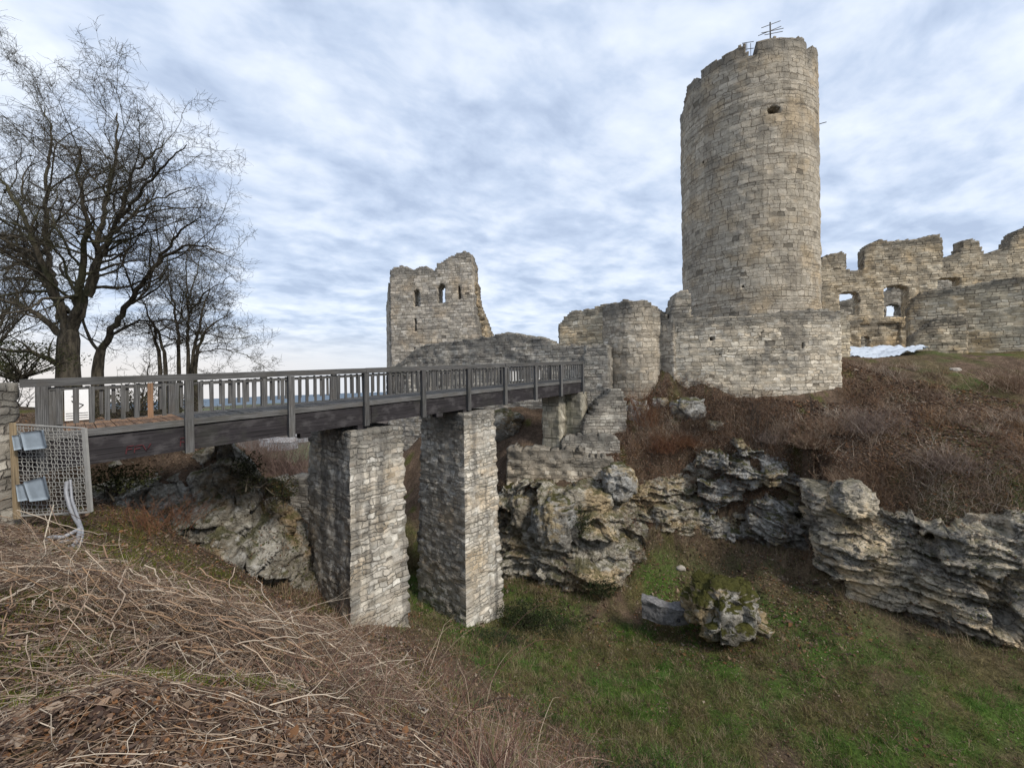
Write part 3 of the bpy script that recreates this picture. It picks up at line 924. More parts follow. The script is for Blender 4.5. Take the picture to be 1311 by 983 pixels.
def wall(name, path, prof, zbot, thick, mat, cell=(0.14, 0.12), s_rng=None, openings=(), disp=0.03, batter=0.0, ragged=0.12, seed=1, parent=None, prof_world=None, closed=False, extra_fill=None):
    pts = np.array([path.sz(*p) for p in prof]) if prof_world is None else np.array(prof_world, float)
    pts = pts[np.argsort(pts[:, 0], kind='stable')]
    s0, s1 = s_rng if s_rng else (pts[0, 0], pts[-1, 0])
    zt = pts[:, 1].max() + 0.4
    ns = max(2, int(round((s1 - s0) / cell[0])))
    nz = max(2, int(round((zt - zbot) / cell[1])))
    s = np.linspace(s0, s1, ns + 1)
    z = np.linspace(zbot, zt, nz + 1)
    sc = (s[1:] + s[:-1]) / 2
    zc = (z[1:] + z[:-1]) / 2
    top = np.interp(sc, pts[:, 0], pts[:, 1]) + ragged * (f2(sc, sc * 0, 2.3, 3, seed) + 0.6 * f2(sc, sc * 0, 7.0, 2, seed + 4))
    SC, ZC = np.meshgrid(sc, zc, indexing='ij')
    fill = ZC < top[:, None]
    for op in openings:
        kind, x0, x1, y0, y1 = op
        sa, za = path.sz(x0, (y0 + y1) / 2)
        sb, zb = path.sz(x1, (y0 + y1) / 2)
        if sa > sb:
            sa, sb = sb, sa
        ztop = path.sz((x0 + x1) / 2, y0)[1]
        zlo = path.sz((x0 + x1) / 2, y1)[1]
        hw = (sb - sa) / 2
        rise = {'arch': hw, 'flat': hw * 0.35, 'rect': 0}[kind]
        u = (SC - (sa + sb) / 2) / max(hw, 1e-6)
        lim = ztop - rise * (1 - np.sqrt(np.clip(1 - u * u, 0, 1)))
        fill &= ~((np.abs(u) < 1) & (ZC > zlo) & (ZC < lim))
    if extra_fill is not None:
        fill &= extra_fill(SC, ZC)
    SV, ZV = np.meshgrid(s, z, indexing='ij')
    jp = np.stack([SV.ravel(), ZV.ravel(), np.full(SV.size, seed * 3.3)], 1)
    j1 = vnoise(jp * np.array((6.1, 6.7, 1)), seed).reshape(SV.shape)
    j2 = vnoise(jp * np.array((5.7, 6.3, 1)) + 50, seed + 1).reshape(SV.shape)
    edge_s = np.ones_like(SV)
    if closed:
        edge_s[0] = edge_s[-1] = 0
    SJ = SV + j1 * cell[0] * 0.45 * edge_s
    ZJ = ZV + j2 * cell[1] * 0.45
    pp, nn = path.at(SJ)
    # irregular stone faces: every stone sits a little proud or back
    h = max(cell[1] * 2, 0.17)
    row = np.floor(ZJ / h + 0.8 * vnoise(jp * np.array((0.5, 0.5, 1)), seed + 2).reshape(SV.shape))
    cel = np.floor(SJ / (h * 1.7) + row * 0.37)
    st = _h(cel, row, np.zeros_like(row) + 5, seed) - 0.5
    if closed:
        st[-1] = st[0]
    fb = fbm(jp * np.array((1.3, 1.3, 1)), 4, seed=seed + 3).reshape(SV.shape)
    if closed:
        fb[-1] = fb[0]
    off = disp * (st * 1.3 + fb * 1.6) + batter * (zt - ZJ)
    fx = pp + nn * off[..., None]
    bx = pp - nn * (thick + disp * fb[..., None])
    Vf = np.concatenate([fx, ZJ[..., None]], -1).reshape(-1, 3)
    Vb = np.concatenate([bx, ZJ[..., None]], -1).reshape(-1, 3)
    N1 = len(Vf)
    vid = np.arange(N1).reshape(ns + 1, nz + 1)
    fi, fj = np.nonzero(fill)
    a, b, c, d = vid[fi, fj], vid[fi + 1, fj], vid[fi + 1, fj + 1], vid[fi, fj + 1]
    Q = [np.stack([a, b, c, d], 1), np.stack([d, c, b, a], 1) + N1]
    pad = np.zeros((ns + 2, nz + 2), bool)
    pad[1:-1, 1:-1] = fill
    if closed:
        pad[0, 1:-1] = fill[-1]
        pad[-1, 1:-1] = fill[0]
    up = fill & ~pad[1:-1, 2:]
    dn = fill & ~pad[1:-1, :-2]
    lf = fill & ~pad[:-2, 1:-1]
    rt = fill & ~pad[2:, 1:-1]
    for mk, (p0, p1) in ((up, ((0, 1), (1, 1))), (dn, ((1, 0), (0, 0))), (lf, ((0, 0), (0, 1))), (rt, ((1, 1), (1, 0)))):
        i, j = np.nonzero(mk)
        v0 = vid[i + p0[0], j + p0[1]]
        v1 = vid[i + p1[0], j + p1[1]]
        Q.append(np.stack([v0, v1, v1 + N1, v0 + N1], 1))
    Q = np.concatenate(Q)
    V = np.concatenate([Vf, Vb])
    UV = np.concatenate([np.stack([SJ.ravel(), ZJ.ravel()], 1), np.stack([SJ.ravel() + thick, ZJ.ravel() + thick * 0.9], 1)])
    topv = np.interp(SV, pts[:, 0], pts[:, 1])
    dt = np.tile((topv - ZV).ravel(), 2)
    used = np.unique(Q)
    remap = np.full(len(V), -1)
    remap[used] = np.arange(len(used))
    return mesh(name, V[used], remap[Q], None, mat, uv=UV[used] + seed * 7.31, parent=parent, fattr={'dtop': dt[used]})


# ------------------------------------------------------------------ the round keep
A1 = math.atan((875.5 - CX) / F)
A2 = math.atan((1053.0 - CX) / F)
AC, AH = (A1 + A2) / 2, (A2 - A1) / 2
DK = 33.0
KX, KY, KR = DK * math.sin(AC), DK * math.cos(AC), DK * math.sin(AH)
keep_path = Round(KX, KY, KR)
keep = thing('round_tower', 'tall round stone tower with broken crenellations rising above the plinth wall', 'tower')
ptop = [(880, 111), (887, 104), (894, 100), (897, 104), (898, 90), (910, 81), (930, 69), (956, 57), (957.2, 74), (967, 72), (968.2, 55), (976, 51), (985, 49), (1005, 48), (1024, 49), (1030, 51), (1032.5, 54), (1033.5, 66), (1037, 63), (1041, 59), (1046, 64)]
pw = [keep_path.sz(*p) for p in ptop]
zrim = max(p[1] for p in pw)
smax = math.pi * KR
pw = [(-smax, zrim - 0.6), (pw[0][0] - 0.8, zrim - 1.4)] + pw + [(pw[-1][0] + .5, pw[-1][1] - .3), (pw[-1][0] + 1.2, zrim - .2), (smax, zrim - 0.6)]
wall('wall', keep_path, None, 0.5, 1.3, MAT['tower'], cell=(0.14, 0.13), s_rng=(-smax, smax), prof_world=pw, disp=0.045, ragged=0.10, seed=2, parent=keep, closed=True,
     openings=[('flat', 983, 998, 136.5, 146.5), ('rect', 949, 951, 366, 369), ('rect', 899, 900.5, 208, 211)])
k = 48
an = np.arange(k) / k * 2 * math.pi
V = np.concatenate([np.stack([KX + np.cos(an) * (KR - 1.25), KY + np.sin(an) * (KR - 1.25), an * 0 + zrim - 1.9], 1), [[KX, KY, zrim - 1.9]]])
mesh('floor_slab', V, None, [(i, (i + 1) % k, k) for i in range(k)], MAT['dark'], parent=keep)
a, b = P(1045, 160, 27.6), P(1058, 156.5, 27.4)
tubes('iron_rod', [(np.array([a, (a + b) / 2, b]), np.full(3, 0.03), 6)], MAT['iron'], parent=keep)
cv = []
for zz in (0.25, 0.75, 1.2):
    cv.append((np.array([P(955, 72, 26.5) + (0, .4, zz), P(962, 71, 26.3) + (0, .4, zz), P(970, 70, 26.1) + (0, .4, zz)]), np.full(3, 0.02), 5))
for px in (956, 961, 966):
    q = P(px, 72, 26.4) + np.array((0, .4, -.6))
    cv.append((np.array([q, q + (0, 0, .9), q + (0, 0, 1.8)]), np.full(3, 0.02), 5))
tubes('railing', cv, MAT['iron'], parent=keep)
ant = thing('aerial', 'rooftop aerial with slanting cross rods on top of the round tower', 'aerial')
mz = P(987, 52, KY)
mt = P(986, 29, KY)
tubes('mast', [(np.array([np.array((mt[0], KY, zrim - 1.9)), np.array((mt[0], KY, (zrim + mt[2]) / 2)), np.array((mt[0], KY, mt[2]))]), np.full(3, 0.045), 6)], MAT['iron'], parent=ant)
for (x0, y0, x1, y1) in ((975, 36, 999, 27), (971, 46, 1000, 34), (975, 42.5, 1003, 36.5), (979, 45, 1002, 40.5)):
    a, b = P(x0, y0, KY - .3), P(x1, y1, KY + .3)
    tubes('rod', [(np.array([a, (a + b) / 2, b]), np.full(3, 0.024), 5)], MAT['iron'], parent=ant)

# ------------------------------------------------------------------ walls around the keep
WT = lambda name, label, cat='wall': None


def twall(name, label, cat, *a, **k):
    return tag(wall(name, *a, **k), label, cat, kind='thing')


twall('plinth_wall', 'broad sooty rubble wall at the foot of the round tower with small square holes', 'wall',
      Bowed(857, 24.5, 1076.5, 22.9, 0.8), [(857, 404), (861, 388), (864, 378), (870, 373), (877, 372), (881, 376), (884, 404), (890, 407), (920, 408), (950, 406), (985, 402), (1020, 399), (1050, 398), (1076.5, 397)], -4.2, 1.6, MAT['plinth'],
      cell=(0.12, 0.11), openings=[('rect', 905, 909, 433, 437), ('rect', 965, 969, 426, 430), ('rect', 1018, 1022, 440, 446), ('rect', 916, 919, 453.5, 456.5)], disp=0.05, ragged=0.1, seed=5)
twall('tower_footing', 'narrow pale masonry footing between the round tower and the roofless hall', 'wall',
      Straight(1050, 25.5, 1088, 25.2), [(1050, 400), (1060, 398), (1075, 398), (1080, 399), (1087, 412), (1088, 414)], -0.6, 1.2, MAT['hallfront'], disp=0.05, seed=6)
twall('round_turret', 'rounded pale stone turret with a sloping broken top beside the bridge end', 'turret',
      Round(*(ray(812, CY) * 26.7)[:2], 2.15), [(777, 391), (783, 388), (795, 385.5), (812, 384), (826, 385), (833, 388), (836, 394), (840, 398)], -3.0, 1.2, MAT['turret'], cell=(0.11, 0.11), s_rng=(-3.4, 3.0), disp=0.05, ragged=0.08, seed=7)
twall('breast_wall', 'stepped ruined wall joining the rounded turret to the plinth wall', 'wall',
      Straight(827, 25.6, 863, 24.3), [(827, 392), (834, 392), (838, 398), (846, 401), (853, 404), (858, 410), (863, 411)], -2.5, 1.2, MAT['turret'], disp=0.06, seed=8)
twall('gate_wall', 'pale beige gate wall with a sloping left end next to the turret', 'wall',
      Straight(715, 28.2, 782, 26.3), [(715, 437), (715.6, 416), (722, 407), (733, 397.5), (750, 396.5), (765, 392), (782, 389)], -2.5, 1.3, MAT['hallfront'], disp=0.05, ragged=0.12, seed=9)
twall('curtain_wall', 'long low grey curtain wall with a humped top behind the footbridge', 'wall',
      Straight(495, 34, 778, 25.3), [(495, 471), (508, 467), (518, 461), (528, 449), (540, 443), (565, 439), (600, 433), (628, 431.5), (640, 428), (656, 426), (674, 429), (690, 431.5), (703, 436), (715, 441), (745, 442), (778, 443)], -6.5, 1.3, MAT['grey'], cell=(0.14, 0.11), disp=0.06, ragged=0.12, seed=10)
twall('end_wall', 'shaded upright wall where the footbridge meets the castle', 'wall',
      Straight(746, 24.9, 779, 24.2), [(746, 459), (750, 444), (765, 443), (779, 442)], -5.2, 1.4, MAT['grey'], disp=0.05, seed=11)
twall('buttress', 'slanting stepped masonry buttress below the bridge end', 'buttress',
      Straight(746, 23.3, 802, 23.4), [(746, 541), (752, 535), (760, 527), (768, 514), (777, 502), (788, 499), (797, 503), (802, 520)], -5.6, 1.3, MAT['grey'], disp=0.07, ragged=0.2, seed=12)
twall('retaining_wall', 'low pale retaining wall along the ledge on top of the cliff', 'wall',
      Straight(648, 22.9, 792, 21.8), [(648, 572), (653, 570), (660, 573), (700, 575), (746, 575), (747.5, 584), (780, 585), (786, 590), (792, 604)], -7.2, 1.0, MAT['turret'], cell=(0.11, 0.1), disp=0.09, ragged=0.22, seed=13)
twall('stepped_wall', 'short stone step behind the low retaining wall', 'wall',
      Straight(718, 23.0, 794, 22.6), [(718, 563), (724, 558), (745, 556), (775, 556), (788, 558), (794, 568)], -5.8, 0.9, MAT['grey'], cell=(0.11, 0.1), disp=0.06, ragged=0.12, seed=14)
twall('barrier_wall', 'dark mossy wall closing the ditch behind the first bridge pier', 'wall',
      Straight(325, 22, 420, 20.6), [(325, 622), (345, 616), (362, 612), (385, 612), (402, 609), (420, 606)], -10, 0.9, MAT['grey'], disp=0.08, ragged=0.2, seed=15)
for i, (pa, ya, pb, yb, ytop, lab) in enumerate(((694, 23.9, 716, 23.3, 508, 'left hand square stone pillar under the castle end of the bridge'), (722, 24.3, 744, 23.7, 503, 'right hand square stone pillar under the castle end of the bridge'))):
    twall('stone_pillar', lab, 'pillar', Straight(pa, ya, pb, yb), [(pa, ytop), (pb, ytop - 1)], -5.6, 1.0, MAT['pillar'], cell=(0.1, 0.1), disp=0.03, ragged=0.02, seed=20 + i)

# roofless hall on the right
hall = thing('roofless_hall', 'roofless hall ruin with a broken skyline and arched window holes right of the tower', 'ruin')
wall('wall', Straight(1050, 35.2, 1335, 31), [(1050, 332), (1062, 326), (1078, 321.5), (1082.5, 325), (1083.5, 346), (1105.5, 345), (1106.5, 319), (1111, 312), (1126, 309), (1127, 306.5), (1134, 306.5), (1136, 309), (1152, 308), (1172, 306.5), (1185, 303), (1203, 300), (1206, 304), (1207, 330), (1222, 327), (1230, 322), (1231, 310), (1240, 306), (1252, 308), (1256, 318), (1262, 325), (1268, 323), (1285, 320), (1290, 316), (1294, 305), (1302, 296), (1311, 292), (1335, 283), (1390, 280), (1393, 318), (1440, 322), (1500, 340), (1560, 362)], -0.5, 0.9, MAT['hall'], cell=(0.14, 0.12),
     openings=[('flat', 1074, 1100, 374, 404), ('flat', 1132, 1161.5, 365.5, 406), ('rect', 1087.5, 1153, 414, 448), ('flat', 1199, 1229.5, 355, 378)], disp=0.06, ragged=0.14, seed=31, parent=hall)
wall('rear_wall', Straight(1040, 41, 1300, 38), [(1040, 392), (1070, 388), (1086, 384), (1098, 381), (1110, 378), (1131, 374.5), (1141, 371.5), (1143, 366), (1152, 360), (1172, 350), (1200, 346), (1250, 344), (1300, 340)], -0.5, 0.8, MAT['grey'], cell=(0.15, 0.13), openings=[('flat', 1134.5, 1152, 390, 405.5)], disp=0.05, seed=32, parent=hall)
wall('infill_wall', Straight(1080, 34.6, 1160, 33.6), [(1080, 410), (1120, 408), (1131, 406), (1160, 406)], -0.5, 0.6, MAT['hall'], openings=[('flat', 1101, 1114, 431, 444)], disp=0.08, seed=33, parent=hall)
twall('outer_wall', 'pale stone outer wall standing in front of the roofless hall', 'wall',
      Straight(1163, 30, 1345, 26), [(1163, 400), (1166, 388), (1171, 380), (1180, 374), (1200, 369.5), (1240, 366), (1262, 361), (1280, 357.5), (1311, 354), (1345, 350), (1420, 352), (1500, 366), (1540, 390)], -0.5, 1.1, MAT['hallfront'], cell=(0.13, 0.11), disp=0.06, ragged=0.1, seed=34)
twall('wing_wall', 'low sloping wing wall stepping down beside the white tarpaulin', 'wall',
      Straight(1168, 28.6, 1239, 27.3), [(1168, 432), (1176, 426), (1190, 416), (1204, 406), (1215, 403.5), (1232, 402), (1236, 406), (1239, 416)], -0.5, 1.0, MAT['hall'], disp=0.06, ragged=0.14, seed=35)

# square ruin far left
sq = thing('ruined_tower', 'distant square tower ruin with two arched windows and a jagged broken right side', 'tower ruin')
wall('wall', Straight(499, 38.6, 640, 36.6), [(499, 346), (505, 342.5), (514, 340), (521, 342), (527, 345.5), (532, 345), (538, 341.5), (545, 341), (550, 343), (553, 347), (558, 345.5), (560, 338), (572, 331), (583, 325), (594, 322), (600, 322.5), (604, 332), (605, 372), (608, 398), (614, 426), (620, 452), (623, 476)], -1.5, 1.5, MAT['keep'], cell=(0.13, 0.12),
     openings=[('arch', 529, 538, 371, 393), ('arch', 560.5, 570.3, 364, 387.5), ('rect', 586, 589.2, 365, 384), ('rect', 529.3, 532.6, 408, 424.5), ('rect', 530, 531.4, 445, 453)], disp=0.05, ragged=0.1, seed=41, parent=sq)
wall('broken_core', Straight(588, 38.3, 645, 37.9), [(588, 330), (600, 324), (603, 323.5), (605, 330), (608, 337), (609.5, 352), (609.5, 368), (613, 383), (617, 397), (623, 411), (629, 425), (634, 440), (640, 470)], -1.5, 1.6, MAT['core'], cell=(0.13, 0.12), disp=0.16, ragged=0.3, seed=42, parent=sq)
pth = Straight(499, 38.7, 495.6, 46.5)
wall('side_wall', pth, None, -1.5, 1.4, MAT['keep'], cell=(0.2, 0.2), prof_world=[(0.1, pth.sz(500, 346)[1]), (pth.L, pth.sz(500, 346)[1] - 1.2)], disp=0.04, seed=43, parent=sq)

# ------------------------------------------------------------------ white tarpaulin
nu_, nv_ = 70, 18
U, Vv = np.meshgrid(np.linspace(0, 1, nu_), np.linspace(0, 1, nv_), indexing='ij')
tp = np.empty((nu_, nv_, 3))
for i in range(nu_):
    for j in range(nv_):
        u, v = U[i, j], Vv[i, j]
        x0 = 1085 + u * 104 - v * (u * 8)
        y0 = 447.0 - u * 1.5 + v * (11 + 4 * math.sin(u * 5) - 3 * u)
        tp[i, j] = P(x0, y0, 27.2 - 1.2 * v)
wr = fbm(np.stack([U.ravel() * 14 + Vv.ravel() * 6, Vv.ravel() * 5, U.ravel() * 0], 1), 4, seed=3).reshape(nu_, nv_)
tp[..., 2] += wr * 0.26 + 0.12
tp[..., 1] += wr * 0.12
vi = np.arange(nu_ * nv_).reshape(nu_, nv_)
o = mesh('tarpaulin', tp.reshape(-1, 3), np.stack([vi[:-1, :-1], vi[1:, :-1], vi[1:, 1:], vi[:-1, 1:]], -1).reshape(-1, 4), None, MAT['tarp'], smooth=True)
tag(o, 'crumpled white tarpaulin spread on the ground below the roofless hall', 'tarpaulin')


# ------------------------------------------------------------------ rock cliffs (terrain)
def resample(pts, n):
    pts = np.asarray(pts, float)
    d = np.r_[0, np.cumsum(np.linalg.norm(np.diff(pts, axis=0), axis=1))]
    s = np.linspace(0, d[-1], n)
    return np.stack([np.interp(s, d, pts[:, k]) for k in range(3)], 1)


def cliff(name, foot, crest, mat, blk=0.45, amp=0.35, seed=1, bulge=0.35, lay=0.25, cs=1.0, back=1.2, over=0.0, bed=0):
    f = np.asarray(foot, float)
    L = np.linalg.norm(np.diff(f, axis=0), axis=1).sum()
    nu = int(L / 0.055)
    fp, cr = resample(foot, nu), resample(crest, nu)
    cs0 = np.cumsum(np.r_[0, np.linalg.norm(np.diff(cr, axis=0), axis=1)])
    ez = f2(cs0, cs0 * 0 + seed, 0.7, 4, seed + 70)
    cr[:, 2] += 0.75 * ez + 0.25 * np.round(f2(cs0, cs0 * 0 + seed, 1.1, 2, seed + 71) * 3) / 1.5
    ins = (cr - fp)[:, :2]
    cr[:, :2] += ins * (-0.25 * ez)[:, None]
    hgt = np.mean(cr[:, 2] - fp[:, 2])
    nv = int(hgt / 0.055)
    T = np.linspace(-0.12, 1.0, nv)[None, :, None]
    base = fp[:, None, :] + (cr - fp)[:, None, :] * T
    d = cr - fp
    tang = np.gradient(fp, axis=0)
    nrm = np.stack([tang[:, 1], -tang[:, 0], tang[:, 0] * 0], 1)
    nrm /= np.linalg.norm(nrm, axis=1, keepdims=True) + 1e-9
    sgn = np.sign((nrm * (fp - cr)).sum(1))
    sgn[sgn == 0] = 1
    if np.sum(sgn) < 0:
        nrm = -nrm
    for _ in range(60):
        nrm[1:-1] = (nrm[:-2] + nrm[1:-1] * 2 + nrm[2:]) / 4
    nrm /= np.linalg.norm(nrm, axis=1, keepdims=True) + 1e-9
    tt = T[..., 0]
    prof = bulge * np.sin(np.clip(tt, 0, 1) * math.pi) + over * np.clip(tt - 0.35, 0, 1)
    prof = np.broadcast_to(prof, (nu, nv))
    p = base.reshape(-1, 3)
    wp = np.stack([fbm(p * 0.9, 3, seed=seed + 50 + k) for k in range(3)], 1)
    sa = np.repeat(np.cumsum(np.r_[0, np.linalg.norm(np.diff(fp, axis=0), axis=1)]), nv)
    if bed:
        big, e1 = facets((p + wp * 0.3) * np.array((0.62, 0.62, 0.8)), seed, blk * 0.55, blk * 0.5)
        zl = p[:, 2] + 0.16 * sa * 0.4 + wp[:, 2] * 0.35
        dsp = amp * 0.8 * fbm(p * 0.5, 3, seed=seed + 3) + big
        for th, wdt, am, sd in ((0.42 * bed, 1.5 * bed, 0.30 * bed ** .6, 1), (0.15 * bed, 0.75 * bed ** .7, 0.20 * bed ** .5, 2), (0.065 * bed, 0.4 * bed ** .6, 0.07 * bed, 3)):
            lf = zl / th + 0.5 * vnoise(np.stack([sa * 0.8, zl * 2, zl * 0], 1), seed + sd)
            row = np.floor(lf)
            h1 = _h(row, row * 0, row * 0 + sd, seed)
            bf = sa / wdt * (0.6 + 0.9 * h1) + h1 * 37 + 0.25 * vnoise(np.stack([zl * 3, sa, zl * 0], 1), seed + sd + 5)
            h2 = _h(row, np.floor(bf), row * 0 + sd, seed + 3)
            fz = lf - row
            dsp = dsp + am * (h1 - 0.5) + am * 0.9 * (h2 - 0.5) - am * 0.35 * fz
        dsp = dsp + 0.03 * fbm(p * 7, 3, seed=seed + 9)
    else:
        d1, e1 = facets((p + wp * 0.25) * np.array((0.62, 0.62, 0.75)) / cs, seed, blk * 0.62, blk * 0.75)
        d2, e2 = facets((p + wp * 0.12) * np.array((1.5, 1.5, 1.9)) / cs, seed + 30, blk * 0.34, blk * 0.42)
        d3, e3 = facets(p * np.array((3.8, 3.8, 4.6)), seed + 60, blk * 0.12, blk * 0.18)
        dsp = amp * 0.7 * fbm(p * 0.5, 3, seed=seed + 3) + d1 + d2 + d3 - 0.10 * np.exp(-e2 / 0.05) + 0.03 * fbm(p * 7, 3, seed=seed + 9)
    dsp = dsp.reshape(nu, nv) + prof
    q = base + nrm[:, None, :] * dsp[..., None]
    q[..., 2] += 0.04 * fbm(p * 2.2, 3, seed=seed + 12).reshape(nu, nv)
    # run the crest back into the slope behind it
    m = 14
    k = np.linspace(0, 1, m)[None, 1:, None]
    lastp = q[:, -1:, :]
    bk = lastp - nrm[:, None, :] * back * k * 1.3
    bk[..., 2] += (0.10 * np.sin(k[..., 0] * 3) - k[..., 0] ** 2 * 0.7)
    q = np.concatenate([q, bk], 1)
    n2 = q.shape[1]
    vi = np.arange(nu * n2).reshape(nu, n2)
    o = mesh(name, q.reshape(-1, 3), np.stack([vi[:-1, :-1], vi[1:, :-1], vi[1:, 1:], vi[:-1, 1:]], -1).reshape(-1, 4), None, mat, smooth=False)
    o['kind'] = 'structure'
    e1_, e2_ = q[1:, :-1] - q[:-1, :-1], q[:-1, 1:] - q[:-1, :-1]
    nn = np.cross(e1_, e2_)
    nn /= np.linalg.norm(nn, axis=-1, keepdims=True) + 1e-9
    LEDGE.append((q[:-1, :-1][np.abs(nn[..., 2]) > 0.48], q[:-1, :-1].reshape(-1, 3)))
    return o


LEDGE = []


for f_, c_, mt_, kw in CLIFFS:
    cliff('cliff', f_, c_, MAT[mt_], **kw)


# separate rocks
def ico(sub=5):
    import bmesh
    bm = bmesh.new()
    bmesh.ops.create_icosphere(bm, subdivisions=sub, radius=1.0)
    V = np.array([v.co[:] for v in bm.verts])
    T = np.array([[v.index for v in f.verts] for f in bm.faces])
    bm.free()
    return V, T


ICO6, ICO5, ICO3 = ico(6), ico(5), ico(3)


def rock(name, c, r, mat, seed, rough=0.3, flat=0.0, label=None, ico_=None, blk=0.5):
    V, T = ico_ or ICO6
    r = np.asarray(r, float)
    p = V * r
    d1, e1 = facets(p * 1.5 / max(r.mean(), .2) + seed * 3.1, seed, 0.10 * blk * 2, 0.17 * blk * 2)
    d2, e2 = facets(p * 3.6 / max(r.mean(), .2) + seed, seed + 3, 0.05 * blk * 2, 0.10 * blk * 2)
    k = 1 + rough * fbm(p * 1.0 / r.mean() + seed, 3, seed=seed) + d1 + d2 + 0.035 * fbm(p * 8 / r.mean(), 3, seed=seed + 1) - 0.06 * np.exp(-e1 / 0.06)
    q = V * np.sign(1) * k[:, None]
    q = np.sign(q) * np.abs(q) ** 0.8 * r
    return tag(mesh(name, q + np.asarray(c), None, T, mat), label, 'rock', kind='thing')


bc = P(936, 782, 15.3)
rock('boulder', bc + (0, .5, -.12), (1.36, 1.05, 0.98), MAT['rock_mossy'], 4, 0.35, label='big mossy limestone boulder lying on the grass beside the cut stone block', blk=0.9)
for (px, py, yy, r, sd, mt_, lab) in [
        (816, 522, 24.3, (0.85, 0.7, 1.1), 5, 'rock_grey', 'grey layered rock standing up in the scrub below the turret'),
        (886, 512, 23.0, (1.3, 0.9, 0.75), 6, 'rock_grey', 'grey outcrop in the brush at the left foot of the plinth wall'),
        (792, 618, 21.4, (0.95, 0.8, 0.9), 7, 'rock_grey', 'rounded pale grey rock below the right end of the retaining wall'),
        (713, 668, 20.6, (1.25, 0.9, 1.35), 8, 'rock_grey', 'bulging rounded grey rock in the middle of the left cliff'),
        (748, 640, 21.3, (1.6, .8, .7), 9, 'rock', 'tilted tan slab under the low retaining wall'),
        (668, 660, 21.6, (.7, .7, 1.2), 10, 'rock', 'upright tan rock at the left edge of the cliff behind the second pier'),
        (905, 585, 22.4, (0.5, 0.5, 0.9), 14, 'rock', 'ochre rock tooth in the scrub left of the grey crag'),
        (948, 590, 21.5, (1.0, 0.7, 0.9), 15, 'rock_grey', 'pale grey knobbly rock topping the crag under the plinth wall'),
        (860, 655, 21.9, (1.1, 0.6, 0.4), 16, 'rock', 'long tan ledge slanting down into the ditch left of the crag'),
        (278, 716, 11.6, (0.55, 0.5, 0.85), 17, 'rock_dark', 'dark mossy boulder on the slope below the bridge'),
        (640, 545, 26.5, (1.6, 1.0, 1.0), 18, 'rock_dark', 'dark rock on the slope behind the top of the second pier'),
        (846, 505, 23.5, (.5, .45, .4), 24, 'rock_grey', 'small grey rock in the russet scrub below the breast wall'),
        (918, 535, 23.0, (.55, .4, .35), 25, 'rock', 'tan rock in the brush under the left half of the plinth wall'),
        (1000, 598, 21.0, (.5, .4, .5), 26, 'rock_grey', 'grey rock at the right shoulder of the crag'),
        (870, 600, 21.8, (.6, .4, .4), 27, 'rock', 'ochre grey rock on the earth above the slanting ledge'),
        (1088, 640, 17.0, (.9, .6, .8), 19, 'rock_layered', 'grey cracked block on the upper left corner of the right cliff')]:
    pc = P(px, py, yy)
    if sd in (5, 6, 14, 15, 24, 25, 26, 27):
        pc = ground_hit(px, py + 8, 12) + np.array((0, .45, -0.25)) * min(1, r[0])
    rock('rock', pc, r, MAT[mt_], sd, 0.3, label=lab, ico_=ICO5)

# cut stone block with a hole
bl = thing('stone_block', 'long cut grey stone block with a small hole half sunk in the grass', 'stone block')
A_, B_ = P(822, 783, 16.6), P(882, 790, 16.0)
A_[2] = B_[2] = (A_[2] + B_[2]) / 2
ax = B_ - A_
L_ = np.linalg.norm(ax)
ax /= L_
ay = np.array((-ax[1], ax[0], 0))
ns_, nh_, nd_ = 60, 22, 14


def block_face(f, nu, nv):
    u, v = np.meshgrid(np.linspace(0, 1, nu), np.linspace(0, 1, nv), indexing='ij')
    return f(u, v), nu, nv


VV, QQ, UU, nb_ = [], [], [], 0
for fn in (lambda u, v: (u, u * 0, v), lambda u, v: (u, u * 0 + 1, v), lambda u, v: (u, v, u * 0 + 1), lambda u, v: (u * 0, u, v), lambda u, v: (u * 0 + 1, u, v)):
    u, v = np.meshgrid(np.linspace(0, 1, 60), np.linspace(0, 1, 24), indexing='ij')
    a, b, c = fn(u, v)
    hh = 0.70 + 0.22 * (1 - a) ** 1.6 + 0.02 * np.sin(a * 9)
    p = A_ + (a * L_)[..., None] * ax + (b * 0.55 * (1 - .15 * np.cos(a * 3)))[..., None] * ay
    p = p - ay * (0.12 * np.sin(a * math.pi))[..., None]
    p[..., 2] += -0.40 + c * hh + (1 - c) * 0.12 * (1 - np.sin(a * math.pi))
    nz_ = fbm(p.reshape(-1, 3) * 3.0, 4, seed=4).reshape(a.shape) * 0.06
    p = p + nz_[..., None]
    i = np.arange(60 * 24).reshape(60, 24) + nb_
    QQ.append(np.stack([i[:-1, :-1], i[1:, :-1], i[1:, 1:], i[:-1, 1:]], -1).reshape(-1, 4))
    VV.append(p.reshape(-1, 3))
    nb_ += 60 * 24
m_, n_ = new_mat('cut_grey_stone')
o_ = n_.obj()
f_ = n_.noise(o_, 9, 6, 0.65).outputs[0]
n_.finish(n_.mix(n_.rng(f_, .35, .65), (0.10, 0.098, 0.10), (0.195, 0.19, 0.19)), 0.9, f_, 0.03, 1, 0.15)
mesh('body', np.concatenate(VV), np.concatenate(QQ), None, m_, parent=bl)
hc = A_ + ax * L_ * 0.78 - ay * 0.13 + np.array((0, 0, -0.08))
tubes('hole', [(np.array([hc - ay * 0.01, hc + ay * 0.05, hc + ay * .1]), np.array((0.075, 0.07, 0.001)), 10)], MAT['black'], parent=bl)

# ------------------------------------------------------------------ bridge piers
D3 = ray(1094, 451)
D3 = D3 / np.linalg.norm(D3)
DH = np.array((D3[0], D3[1], 0))
DH /= np.linalg.norm(DH)
NO = np.array((DH[1], -DH[0], 0))        # outward, towards the viewer
UPV = np.array((0, 0, 1.0))


